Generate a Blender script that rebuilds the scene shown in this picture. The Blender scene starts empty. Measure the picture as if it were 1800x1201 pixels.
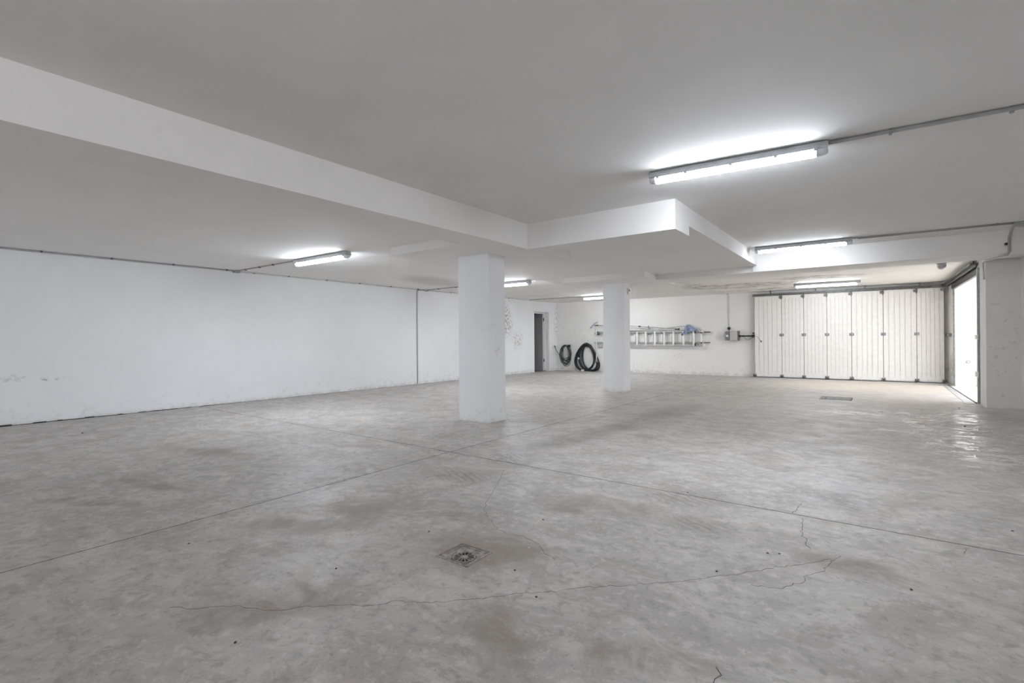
import bpy, math, random
from mathutils import Vector, Matrix

random.seed(7)
S = bpy.context.scene
COL = S.collection
PI = math.pi

# ------------------------------------------------------------------ camera, light, exposure
YAW, ROLL, F_PX, H0 = 0.6358, -0.008, 864.05, 592.63
cd = bpy.data.cameras.new('camera')
cam = bpy.data.objects.new('camera', cd)
COL.objects.link(cam)
cd.sensor_width = 36.0
cd.lens = F_PX / 1800 * 36
cd.shift_y = (H0 - 600.5) / 1800
cd.clip_start = 0.05
_r = Vector((math.cos(YAW), math.sin(YAW), 0)); _f = Vector((-math.sin(YAW), math.cos(YAW), 0)); _u = Vector((0, 0, 1))
cx_ = math.cos(ROLL) * _r + math.sin(ROLL) * _u
cy_ = -math.sin(ROLL) * _r + math.cos(ROLL) * _u
m = Matrix.Identity(4)
for i in range(3):
    m[i][0] = cx_[i]; m[i][1] = cy_[i]; m[i][2] = -_f[i]
m.translation = Vector((0, 0, 1.2))
cam.matrix_world = m
S.camera = cam

W = bpy.data.worlds.new('sky'); S.world = W
W.use_nodes = True
wn = W.node_tree.nodes['Background']
wn.inputs[0].default_value = (0.88, 0.915, 1.0, 1)
wn.inputs[1].default_value = 2.2

LAMP_STRENGTH = 50.0
S.view_settings.view_transform = 'Standard'
S.view_settings.look = 'None'
S.view_settings.gamma = 1.0
S.view_settings.use_curve_mapping = False
S.view_settings.exposure = 1.53
try:
    S.cycles.max_bounces = 6
    S.cycles.diffuse_bounces = 5
    S.cycles.use_adaptive_sampling = True; S.cycles.adaptive_threshold = 0.08; S.cycles.adaptive_min_samples = 16
    S.cycles.use_denoising = True
    S.cycles.sample_clamp_indirect = 6.0
except Exception:
    pass

# ------------------------------------------------------------------ levels (metres)
ZB, ZL, ZU = 2.35, 2.463, 2.677          # beam underside, low slab, high slab
XL, XR, YN, YF = -9.65, 1.80, -4.2, 15.913
def zf(x, y): return 0.075 + 0.0044 * x - 0.0057 * y

# ------------------------------------------------------------------ materials
def new_mat(name):
    mt = bpy.data.materials.new(name); mt.use_nodes = True
    nt = mt.node_tree
    return mt, nt, nt.nodes['Principled BSDF']

def N(nt, typ, **kw):
    n = nt.nodes.new(typ)
    for k, v in kw.items():
        setattr(n, k, v)
    return n

def noise(nt, vec, scale, detail=5, rough=0.55, dist=0.0):
    n = N(nt, 'ShaderNodeTexNoise')
    n.inputs['Scale'].default_value = scale
    n.inputs['Detail'].default_value = detail
    n.inputs['Roughness'].default_value = rough
    n.inputs['Distortion'].default_value = dist
    nt.links.new(vec, n.inputs['Vector'])
    return n.outputs['Fac']

def ramp(nt, fac, a, b, lo=0.0, hi=1.0, smooth=True):
    n = N(nt, 'ShaderNodeMapRange')
    if smooth: n.interpolation_type = 'SMOOTHSTEP'
    n.inputs['From Min'].default_value = a
    n.inputs['From Max'].default_value = b
    n.inputs['To Min'].default_value = lo
    n.inputs['To Max'].default_value = hi
    nt.links.new(fac, n.inputs['Value'])
    return n.outputs['Result']

def math_(nt, op, a, b=None, clamp=False):
    n = N(nt, 'ShaderNodeMath', operation=op); n.use_clamp = clamp
    for i, x in enumerate((a, b)):
        if x is None: continue
        if isinstance(x, (int, float)): n.inputs[i].default_value = x
        else: nt.links.new(x, n.inputs[i])
    return n.outputs[0]

def mixc(nt, fac, a, b, blend='MIX'):
    n = N(nt, 'ShaderNodeMix', data_type='RGBA', blend_type=blend)
    if isinstance(fac, (int, float)): n.inputs[0].default_value = fac
    else: nt.links.new(fac, n.inputs[0])
    for i, x in ((6, a), (7, b)):
        if isinstance(x, tuple): n.inputs[i].default_value = (*x, 1)
        else: nt.links.new(x, n.inputs[i])
    return n.outputs[2]

def pos(nt):
    g = N(nt, 'ShaderNodeTexCoord')
    return g.outputs['Object']

def mapped(nt, vec, loc=(0, 0, 0), rot=(0, 0, 0), sc=(1, 1, 1), typ='POINT'):
    n = N(nt, 'ShaderNodeMapping', vector_type=typ)
    n.inputs['Location'].default_value = loc
    n.inputs['Rotation'].default_value = rot
    n.inputs['Scale'].default_value = sc
    nt.links.new(vec, n.inputs['Vector'])
    return n.outputs[0]

def blob(nt, vec, c, r, ang=0.0, inner=0.5, outer=1.0, plane='xy'):
    """soft elliptical mask around the point c (real place of the stain)"""
    if plane == 'xy': loc, rot, sc = (c[0], c[1], 0), (0, 0, ang), (r[0], r[1], 1e6)
    elif plane == 'yz': loc, rot, sc = (0, c[0], c[1]), (ang, 0, 0), (1e6, r[0], r[1])
    else: loc, rot, sc = (c[0], 0, c[1]), (0, ang, 0), (r[0], 1e6, r[1])
    v = mapped(nt, vec, loc, rot, sc, 'TEXTURE')
    n = N(nt, 'ShaderNodeVectorMath', operation='LENGTH'); nt.links.new(v, n.inputs[0])
    return ramp(nt, n.outputs['Value'], outer, inner, 0, 1)

def warp(nt, vec, amount, scale):
    n = N(nt, 'ShaderNodeTexNoise'); n.inputs['Scale'].default_value = scale; n.inputs['Detail'].default_value = 4
    nt.links.new(vec, n.inputs['Vector'])
    s = N(nt, 'ShaderNodeVectorMath', operation='SUBTRACT'); nt.links.new(n.outputs['Color'], s.inputs[0]); s.inputs[1].default_value = (.5, .5, .5)
    k = N(nt, 'ShaderNodeVectorMath', operation='SCALE'); nt.links.new(s.outputs[0], k.inputs[0]); k.inputs['Scale'].default_value = amount
    a = N(nt, 'ShaderNodeVectorMath', operation='ADD'); nt.links.new(vec, a.inputs[0]); nt.links.new(k.outputs[0], a.inputs[1])
    return a.outputs[0]

def addall(nt, lst):
    o = lst[0]
    for x in lst[1:]: o = math_(nt, 'MAXIMUM', o, x)
    return o

def bump(nt, b, h, strength=0.2, dist=0.01):
    n = N(nt, 'ShaderNodeBump'); n.inputs['Strength'].default_value = strength; n.inputs['Distance'].default_value = dist
    nt.links.new(h, n.inputs['Height']); nt.links.new(n.outputs[0], b.inputs['Normal'])

def plain(name, col, rough=0.5, metal=0.0, var=0.06, scale=12, emit=None):
    mt, nt, b = new_mat(name)
    v = pos(nt)
    f = noise(nt, v, scale)
    d = tuple(max(0, c * (1 - var * 2)) for c in col)
    e = tuple(min(1, c * (1 + var)) for c in col)
    nt.links.new(mixc(nt, ramp(nt, f, .3, .7), d, e), b.inputs['Base Color'])
    b.inputs['Roughness'].default_value = rough
    b.inputs['Metallic'].default_value = metal
    if emit:
        b.inputs['Emission Color'].default_value = (*emit[0], 1); b.inputs['Emission Strength'].default_value = emit[1]
    return mt

def plaster(name, col, dirt=(0.45, 0.42, 0.36), stains=(), plane='yz', base=True, extra=None, amt=0.35):
    """painted render wall: faint trowel relief, damp dirt near the floor, stains at their own places"""
    mt, nt, b = new_mat(name)
    v = pos(nt)
    w = warp(nt, v, 0.35, 2.5)
    f1 = noise(nt, v, 1.3, 4, .6); f2 = noise(nt, v, 9, 6, .65); f3 = noise(nt, v, 45, 3, .6)
    c = mixc(nt, ramp(nt, f1, .3, .7), tuple(x * .965 for x in col), col)
    c = mixc(nt, math_(nt, 'MULTIPLY', ramp(nt, f2, .58, .8), .25), c, tuple(x * .82 for x in col))
    if base:
        sep = N(nt, 'ShaderNodeSeparateXYZ'); nt.links.new(v, sep.inputs[0])
        low = ramp(nt, sep.outputs['Z'], 0.42, 0.0, 0, 1)
        lo2 = ramp(nt, sep.outputs['Z'], 0.09, 0.0, 0, 1)
        k = math_(nt, 'MULTIPLY', low, ramp(nt, f2, .52, .72))
        k = math_(nt, 'MAXIMUM', math_(nt, 'MULTIPLY', k, .35), math_(nt, 'MULTIPLY', math_(nt, 'MULTIPLY', lo2, ramp(nt, f2, .35, .6)), .45))
        c = mixc(nt, k, c, dirt)
    for (cc, rr, ang, colr, a, th) in stains:
        mk = blob(nt, w, cc, rr, ang, .3, 1.0, plane)
        fine = noise(nt, v, 14, 7, .7, .4)
        k = math_(nt, 'MULTIPLY', math_(nt, 'MULTIPLY', mk, ramp(nt, fine, th, th + .12)), a)
        c = mixc(nt, k, c, colr)
    if extra: c = extra(nt, v, w, c)
    nt.links.new(c, b.inputs['Base Color'])
    b.inputs['Roughness'].default_value = 0.75
    b.inputs['Specular IOR Level'].default_value = 0.25
    h = math_(nt, 'ADD', math_(nt, 'MULTIPLY', f3, .35), f2)
    bump(nt, b, h, amt, 0.006)
    return mt

WHITE = (0.80, 0.80, 0.795)
BROWN = (0.33, 0.27, 0.21)
M = {}
M['wall_left'] = plaster('white_render_left', (0.88, 0.88, 0.885), stains=[
    ((12.75, 1.72), (.45, .75), .2, (.34, .31, .25), .9, .46), ((13.4, 1.08), (.40, .42), .6, (.38, .34, .26), .8, .48),
    ((13.9, .68), (.25, .4), 0, (.55, .5, .42), .5, .54), ((15.85, 1.7), (.22, .9), 0, (.38, .34, .28), .8, .48),
    ((12.9, 2.36), (.6, .10), 0, (.35, .32, .28), .6, .5), ((1.72, .645), (.16, .022), -.02, (.10, .10, .10), .8, .47),
    ((1.3, .66), (1.2, .05), -.02, (.62, .62, .61), .6, .5)])
M['wall_back'] = plaster('white_render_back', (0.86, 0.845, 0.81), plane='xz', stains=[
    ((-5.05, .62), (.25, .25), 0, (.6, .57, .5), .5, .52), ((-9.4, 1.8), (.3, .7), 0, (.5, .47, .41), .4, .55),
    ((-8.9, 1.3), (1.3, .5), 0, (.66, .64, .60), .3, .5), ((-6, .15), (4, .14), 0, (.55, .50, .41), .4, .55)])
M['wall_right'] = plaster('grey_render_right', (0.76, 0.745, 0.725), plane='xz', stains=[
    ((1.6, 1.0), (.3, 1.3), 0, (.42, .40, .37), .5, .55), ((1.52, 1.62), (.1, .025), 0, (.35, .30, .25), .6, .45)], amt=.5)
M['pier'] = plaster('dirty_cream_render', (0.80, 0.785, 0.745), plane='yz', stains=[
    ((15.4, .35), (.6, .55), 0, (.33, .30, .27), .8, .42)], amt=.4)
M['column'] = plaster('white_column_paint', (0.83, 0.83, 0.835), plane='yz', stains=[
    ((5.42, 1.02), (.14, .12), 0, (.50, .46, .38), .5, .5), ((5.35, 1.3), (.2, .3), 0, (.66, .65, .62), .4, .5)])
M['ceiling'] = plaster('white_ceiling_paint', (0.86, 0.845, 0.825), plane='xy', base=False, stains=[
    ((-8.0, 7.9), (1.5, .75), 1.9, (.56, .53, .49), .7, .30)], amt=.15)

def rear_ceiling_extra(nt, v, w, c):
    big = addall(nt, [blob(nt, w, (-2.6, 13.6), (1.5, .75), .1, .7, 1.1), blob(nt, w, (-1.0, 12.7), (1.0, .5), .1, .5, 1.1),
                      blob(nt, w, (-1.9, 15.0), (2.4, .5), 0, .3, 1.1), blob(nt, w, (-3.6, 13.2), (.6, .9), 0, .3, 1.1)])
    st = mapped(nt, v, sc=(.8, 1.5, 1))
    e = noise(nt, st, 2.1, 8, .62, .9)
    ridge = math_(nt, 'ABSOLUTE', math_(nt, 'SUBTRACT', e, .5))
    rim = ramp(nt, ridge, .05, .0)
    broad = math_(nt, 'MULTIPLY', ramp(nt, e, .5, .62), .65)
    k = math_(nt, 'MULTIPLY', big, math_(nt, 'MAXIMUM', math_(nt, 'MULTIPLY', rim, .9), broad))
    c = mixc(nt, k, c, (.23, .20, .17))
    k2 = math_(nt, 'MULTIPLY', math_(nt, 'MULTIPLY', blob(nt, w, (-2.6, 13.6), (1.1, .45), .1, .6, 1), ramp(nt, e, .46, .36)), .8)
    return mixc(nt, k2, c, (.66, .65, .62))
M['ceiling_high'] = plaster('white_ceiling_paint_dimmed', (0.78, 0.772, 0.765), plane='xy', base=False, amt=.15)  # same white as the low slabs, darkened to stand for weaker light
M['ceiling_rear'] = plaster('stained_rear_ceiling_paint', (0.85, 0.83, 0.79), plane='xy', base=False, extra=rear_ceiling_extra, amt=.25, stains=[
    ((1.0, 14.2), (.5, .2), 0, (.45, .4, .34), .5, .5), ((.3, 12.6), (.5, .12), 0, (.45, .4, .34), .5, .48),
    ((-8.6, 12.6), (1.5, .5), .3, (.55, .52, .46), .6, .5)])

# --- concrete floor
def make_floor_mat():
    mt, nt, b = new_mat('power_floated_concrete')
    v = pos(nt)
    w = warp(nt, v, .55, 1.6)
    w2 = warp(nt, v, .22, 5.0)
    n1 = noise(nt, v, .55, 6, .62, .3); n2 = noise(nt, v, 3.2, 6, .68, .5); n3 = noise(nt, v, 17, 5, .72, .3); n4 = noise(nt, v, 95, 3, .7)
    trow = noise(nt, mapped(nt, w, rot=(0, 0, .5), sc=(1.3, 2.6, 1)), 2.2, 6, .72, .5)
    trow2 = noise(nt, mapped(nt, w, rot=(0, 0, -.7), sc=(1.4, 3.2, 1)), 3.6, 6, .75, .4)
    c = mixc(nt, ramp(nt, n1, .34, .66), (.36, .352, .342), (.435, .422, .404))
    # warm zone towards the far door, where the floor is drier and dustier
    c = mixc(nt, ramp(nt, trow, .42, .66), c, (.50, .486, .462))
    c = mixc(nt, math_(nt, 'MULTIPLY', ramp(nt, trow2, .50, .66), .62), c, (.285, .272, .255))
    c = mixc(nt, math_(nt, 'MULTIPLY', ramp(nt, n2, .49, .60), .62), c, (.34, .325, .305))
    c = mixc(nt, math_(nt, 'MULTIPLY', ramp(nt, n3, .53, .64), .55), c, (.56, .55, .535))
    c = mixc(nt, math_(nt, 'MULTIPLY', ramp(nt, n3, .46, .36), .65), c, (.27, .262, .253))
    n5 = noise(nt, w, 1.9, 6, .7, .8)
    c = mixc(nt, math_(nt, 'MULTIPLY', math_(nt, 'MULTIPLY', ramp(nt, n5, .54, .64), ramp(nt, n3, .4, .6)), .40), c, (.36, .312, .25))
    c = mixc(nt, math_(nt, 'MULTIPLY', math_(nt, 'MULTIPLY', ramp(nt, n5, .44, .34), ramp(nt, n3, .4, .6)), .35), c, (.27, .262, .268))
    sp = N(nt, 'ShaderNodeTexVoronoi'); sp.inputs['Scale'].default_value = 13; nt.links.new(v, sp.inputs['Vector'])
    c = mixc(nt, math_(nt, 'MULTIPLY', ramp(nt, sp.outputs['Distance'], .055, .03), .6), c, (.12, .11, .10))
    # brown damp stains
    br = addall(nt, [
        blob(nt, w2, (-1.72, 2.0), (.52, .30), .6, .45, 1.0), blob(nt, w2, (-2.15, 2.33), (.28, .14), .3, .3, 1.0),
        blob(nt, w, (-2.85, 1.95), (.75, .35), .9, .3, 1.1), blob(nt, w, (-2.1, 1.15), (.45, .22), .7, .3, 1.1),
        blob(nt, w, (-.08, 2.9), (.30, .16), .2, .3, 1.1), blob(nt, w, (-4.5, .95), (.55, .12), .4, .3, 1.1),
        blob(nt, w, (-4.6, 1.45), (.6, .10), .2, .3, 1.1), blob(nt, w, (-1.2, 1.5), (.35, .15), -.8, .2, 1.1),
        blob(nt, w, (-.6, 1.7), (.3, .12), .6, .3, 1.1), blob(nt, w, (-5.6, 2.2), (.8, .25), .2, .3, 1.1),
        blob(nt, w, (-1.5, 3.0), (.5, .2), .5, .3, 1.1)])
    kb = math_(nt, 'MULTIPLY', math_(nt, 'MULTIPLY', br, ramp(nt, n2, .36, .56, .35, 1.0)), ramp(nt, n3, .34, .56, .55, 1.0))
    c = mixc(nt, math_(nt, 'MULTIPLY', kb, .92), c, (.262, .232, .192))
    # dark rubber marks left by tyres
    ty = addall(nt, [
        blob(nt, w2, (-2.75, 5.3), (.34, 1.7), -.12, .35, 1.0), blob(nt, w2, (-2.55, 7.6), (.45, 1.6), -.05, .3, 1.0),
        blob(nt, w2, (-2.72, 3.75), (.30, .42), .2, .4, 1.0), blob(nt, w2, (-2.75, 3.05), (.42, .25), .3, .3, 1.0),
        blob(nt, w2, (-1.08, 3.55), (.36, .28), .3, .3, 1.0), blob(nt, w2, (-.85, 3.05), (.30, .18), .3, .3, 1.0),
        blob(nt, w2, (-.2, 4.05), (.13, .22), .1, .4, 1.0)])
    wave = N(nt, 'ShaderNodeTexWave', wave_type='BANDS', bands_direction='Y')
    wave.inputs['Scale'].default_value = 5.6; wave.inputs['Distortion'].default_value = 4.5; wave.inputs['Detail Scale'].default_value = 2.5; wave.inputs['Detail'].default_value = 2
    nt.links.new(mapped(nt, v, rot=(0, 0, .5)), wave.inputs['Vector'])
    tread = addall(nt, [blob(nt, w2, (-2.9, 3.72), (.30, .28), 0, .6, 1.0), blob(nt, w2, (-2.85, 3.0), (.42, .24), .3, .6, 1.0),
                        blob(nt, w2, (-1.1, 3.55), (.34, .24), .3, .6, 1.0), blob(nt, w2, (-.82, 3.0), (.28, .16), .3, .6, 1.0),
                        blob(nt, w2, (-.2, 4.05), (.12, .22), 0, .6, 1.0)])
    tf = mixc(nt, tread, (1, 1, 1), ramp(nt, wave.outputs['Fac'], .3, .75, .45, 1.0))
    kt = math_(nt, 'MULTIPLY', ty, ramp(nt, trow, .35, .62, .35, .85))
    kt2 = N(nt, 'ShaderNodeMath', operation='MULTIPLY'); nt.links.new(kt, kt2.inputs[0])
    rb = N(nt, 'ShaderNodeRGBToBW'); nt.links.new(tf, rb.inputs[0]); nt.links.new(rb.outputs[0], kt2.inputs[1])
    c = mixc(nt, math_(nt, 'MULTIPLY', kt2.outputs[0], .92), c, (.215, .202, .185))
    # pale drag streaks, sandy dust by the door
    dust = addall(nt, [blob(nt, w, (-.3, 13.6), (3.0, 2.6), 0, .3, 1.1), blob(nt, w, (.6, 11.5), (1.2, 1.6), 0, .3, 1.1), math_(nt, 'MULTIPLY', blob(nt, w, (-3.0, 10.5), (7, 6.5), 0, .4, 1.0), .55)])
    c = mixc(nt, math_(nt, 'MULTIPLY', math_(nt, 'MULTIPLY', dust, ramp(nt, trow, .30, .6)), .62), c, (.56, .51, .44))
    pale = addall(nt, [blob(nt, w, (-1.0, 5.5), (1.0, 2.6), -.15, .2, 1.1), blob(nt, w, (.1, 8.3), (.6, 2.2), .1, .2, 1.1),
                       blob(nt, w, (-4.6, 3.2), (1.0, .8), 0, .2, 1.1)])
    c = mixc(nt, math_(nt, 'MULTIPLY', math_(nt, 'MULTIPLY', pale, ramp(nt, trow, .46, .62)), .35), c, (.60, .585, .565))
    # curved tyre scuffs and pebbled pitting near the camera
    ring = N(nt, 'ShaderNodeVectorMath', operation='LENGTH'); nt.links.new(mapped(nt, w2, (-5.0, 2.95, 0), (0, 0, 0), (1.15, .8, 1e6), 'TEXTURE'), ring.inputs[0])
    rk = ramp(nt, math_(nt, 'ABSOLUTE', math_(nt, 'SUBTRACT', ring.outputs['Value'], 1.0)), .07, .0)
    rk = math_(nt, 'MULTIPLY', rk, ramp(nt, n3, .4, .6))
    c = mixc(nt, math_(nt, 'MULTIPLY', rk, .35), c, (.31, .302, .29))
    pit = N(nt, 'ShaderNodeTexVoronoi'); pit.inputs['Scale'].default_value = 46; nt.links.new(w2, pit.inputs['Vector'])
    pk = math_(nt, 'MULTIPLY', ramp(nt, pit.outputs['Distance'], .34, .12), blob(nt, w, (-1.55, 1.15), (1.0, .6), .7, .3, 1.1))
    pk = math_(nt, 'MULTIPLY', pk, ramp(nt, n2, .45, .6))
    c = mixc(nt, math_(nt, 'MULTIPLY', pk, .45), c, (.24, .237, .232))
    # sandy dust right by the folded door, pale flakes with the opening's floor reflection painted in, and a dark damp streak in front of it
    sand = blob(nt, w, (-.2, 14.2), (2.6, 1.9), 0, .4, 1.1)
    c = mixc(nt, math_(nt, 'MULTIPLY', math_(nt, 'MULTIPLY', sand, ramp(nt, trow, .30, .6, .4, 1)), .75), c, (.53, .465, .375))
    flake_glint = addall(nt, [blob(nt, w2, (.80, 6.9), (.42, 1.5), .08, .4, 1.0), blob(nt, w2, (.98, 9.4), (.38, .9), 0, .4, 1.0), blob(nt, w2, (-.25, 8.9), (.7, .30), -.1, .4, 1.0),
                        blob(nt, w2, (.92, 4.85), (.14, .25), 0, .5, 1.0), blob(nt, w2, (.15, 7.5), (.4, .15), 0, .3, 1.0)])
    fn = noise(nt, mapped(nt, w2, sc=(1.5, 3.0, 1)), 2.6, 6, .75, .6)
    c = mixc(nt, math_(nt, 'MULTIPLY', math_(nt, 'MULTIPLY', flake_glint, ramp(nt, fn, .48, .54)), .95), c, (.70, .685, .65))
    dk = addall(nt, [blob(nt, w2, (.05, 9.2), (.75, .22), -.15, .4, 1.0), blob(nt, w2, (1.4, 9.6), (.5, 1.0), 0, .3, 1.0)])
    c = mixc(nt, math_(nt, 'MULTIPLY', math_(nt, 'MULTIPLY', dk, ramp(nt, fn, .56, .46)), .6), c, (.24, .228, .21))
    gain = N(nt, 'ShaderNodeVectorMath', operation='MULTIPLY'); nt.links.new(c, gain.inputs[0]); gain.inputs[1].default_value = (1.09, 1.075, 1.055)
    c = gain.outputs[0]
    nt.links.new(c, b.inputs['Base Color'])
    # sheen: polished streaks and a damp area by the doorway
    damp = addall(nt, [blob(nt, w, (.82, 7.4), (.75, 2.8), .05, .5, 1.0), blob(nt, w, (.95, 9.3), (.45, 1.3), 0, .4, 1.0), blob(nt, w, (.1, 9.2), (.7, .5), 0, .2, 1.0),
                       blob(nt, w, (.85, 5.0), (.3, .6), 0, .2, 1.0)])
    streak = ramp(nt, noise(nt, mapped(nt, w2, sc=(1.6, 2.4, 1)), 2.8, 5, .7, .8), .50, .56)
    r = ramp(nt, n2, .3, .7, .42, .62)
    rmul = math_(nt, 'SUBTRACT', r, math_(nt, 'MULTIPLY', math_(nt, 'MULTIPLY', damp, streak), .36))
    nt.links.new(rmul, b.inputs['Roughness'])
    b.inputs['Specular IOR Level'].default_value = 0.42
    h = math_(nt, 'ADD', math_(nt, 'MULTIPLY', n3, .7), math_(nt, 'MULTIPLY', n4, .25))
    bump(nt, b, h, .22, .004)
    return mt
M['floor'] = make_floor_mat()
M['joint'] = plain('dark_joint_dirt', (.045, .042, .04), .9)
M['crack'] = plain('dark_crack', (.13, .122, .115), .95)  # cracks drawn as thin dark ribbons
M['debris'] = plain('dark_debris', (.06, .055, .05), .9)
M['debris_pale'] = plain('pale_debris', (.75, .74, .70), .8)
M['conduit'] = plain('grey_pvc_conduit', (.40, .40, .40), .5)
M['conduit_white'] = plain('white_pvc_conduit', (.66, .66, .65), .5)
M['clip'] = plain('dark_clip', (.12, .12, .12), .6)
M['clip_grey'] = plain('grey_clip', (.34, .34, .34), .6)
M['tray'] = plain('grey_fixture_plastic', (.46, .47, .49), .45)
M['endcap'] = plain('milky_end_cap', (.80, .82, .85), .25)
M['diffuser'] = plain('lit_diffuser', (.9, .9, .9), .4, emit=((.875, .92, 1.0), LAMP_STRENGTH))
_nt = M['diffuser'].node_tree; _b = _nt.nodes['Principled BSDF']
_g = _nt.nodes.new('ShaderNodeNewGeometry'); _s = _nt.nodes.new('ShaderNodeSeparateXYZ'); _nt.links.new(_g.outputs['Normal'], _s.inputs[0])
_nt.links.new(ramp(_nt, _s.outputs['Z'], .35, -1.0, .10 * LAMP_STRENGTH, LAMP_STRENGTH), _b.inputs['Emission Strength'])   # prismatic cover: strongest straight down
def dimmer(k):
    mt = M['diffuser'].copy(); mt.name = 'lit_diffuser_weaker_tube'
    for n in mt.node_tree.nodes:
        if n.type == 'MAP_RANGE' and n.inputs['To Max'].default_value > 2:
            n.inputs['To Min'].default_value *= k; n.inputs['To Max'].default_value *= k
    return mt
M['diffuser_weak'] = dimmer(.42); M['diffuser_mid'] = dimmer(.7)
M['panel'] = plain('cream_enamelled_steel', (.78, .76, .715), .35, var=.02)
M['seal'] = plain('brown_rubber_seal', (.30, .24, .18), .8)
M['black'] = plain('black_plastic', (.018, .020, .022), .45)
M['rubber'] = plain('black_rubber_hose', (.016, .020, .022), .42)
M['cable'] = plain('dark_grey_cable', (.055, .058, .06), .45)
M['galv'] = plain('galvanised_steel', (.36, .37, .38), .38, .75, var=.12, scale=25)
M['galv_dark'] = plain('dark_galvanised_steel', (.18, .18, .175), .45, .6, var=.2, scale=25)
M['alu'] = plain('brushed_aluminium', (.72, .715, .70), .35, .35, var=.06, scale=30)
M['alu_rail'] = plain('weathered_aluminium_rail', (.50, .495, .48), .4, .3, var=.08, scale=30)
M['alu_white'] = plain('pale_aluminium_rung', (.84, .835, .81), .35, .15, var=.04, scale=30)
M['foot_brown'] = plain('brown_rubber_foot', (.16, .12, .08), .8)
M['opener_cover'] = plain('beige_opener_cover', (.52, .51, .48), .4, var=.03)
M['opener_dark'] = plain('grey_opener_front', (.20, .20, .22), .45)
M['label_white'] = plain('white_label', (.88, .88, .86), .5, var=.01)
M['blue_cloth'] = plain('pale_blue_cloth', (.36, .42, .58), .85, var=.25, scale=30)
M['blue_plastic'] = plain('pale_blue_plastic', (.42, .48, .62), .5, var=.08)
M['pole'] = plain('aluminium_pole', (.55, .54, .50), .35, .5, var=.1)
M['pole_white'] = plain('white_pole', (.78, .77, .73), .4, var=.04)
M['iron'] = plain('worn_cast_iron', (.34, .32, .30), .5, .35, var=.25, scale=40)
M['pit'] = plain('dark_drain_pit', (.012, .014, .015), .9)
M['frame_rust'] = plain('rusty_drain_frame', (.36, .33, .305), .6, .1, var=.25, scale=30)
M['door_grey'] = plain('grey_painted_door', (.40, .395, .40), .5, var=.03)
M['door_frame'] = plain('pale_pinkish_door_frame', (.72, .64, .58), .5, var=.05)
M['white_gloss'] = plain('white_painted_timber', (.80, .80, .78), .4, var=.02)
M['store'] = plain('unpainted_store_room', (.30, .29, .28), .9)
M['lens'] = plain('frosted_grey_lens', (.48, .50, .52), .25, var=.05)
M['ext_wall'] = plaster('white_outside_wall', (.88, .88, .87), plane='xz', amt=.15)
M['ext_ground'] = plain('pale_outside_concrete', (.62, .58, .52), .85, var=.08, scale=6)
M['paver'] = plain('sandy_paver', (.50, .44, .36), .85, var=.12, scale=20)
M['steel_plate'] = plain('scuffed_threshold_plate', (.50, .49, .475), .45, .3, var=.15, scale=20)
M['dark_gap'] = plain('dark_wall_foot_gap', (.05, .048, .045), .95, var=.2, scale=20)

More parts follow.
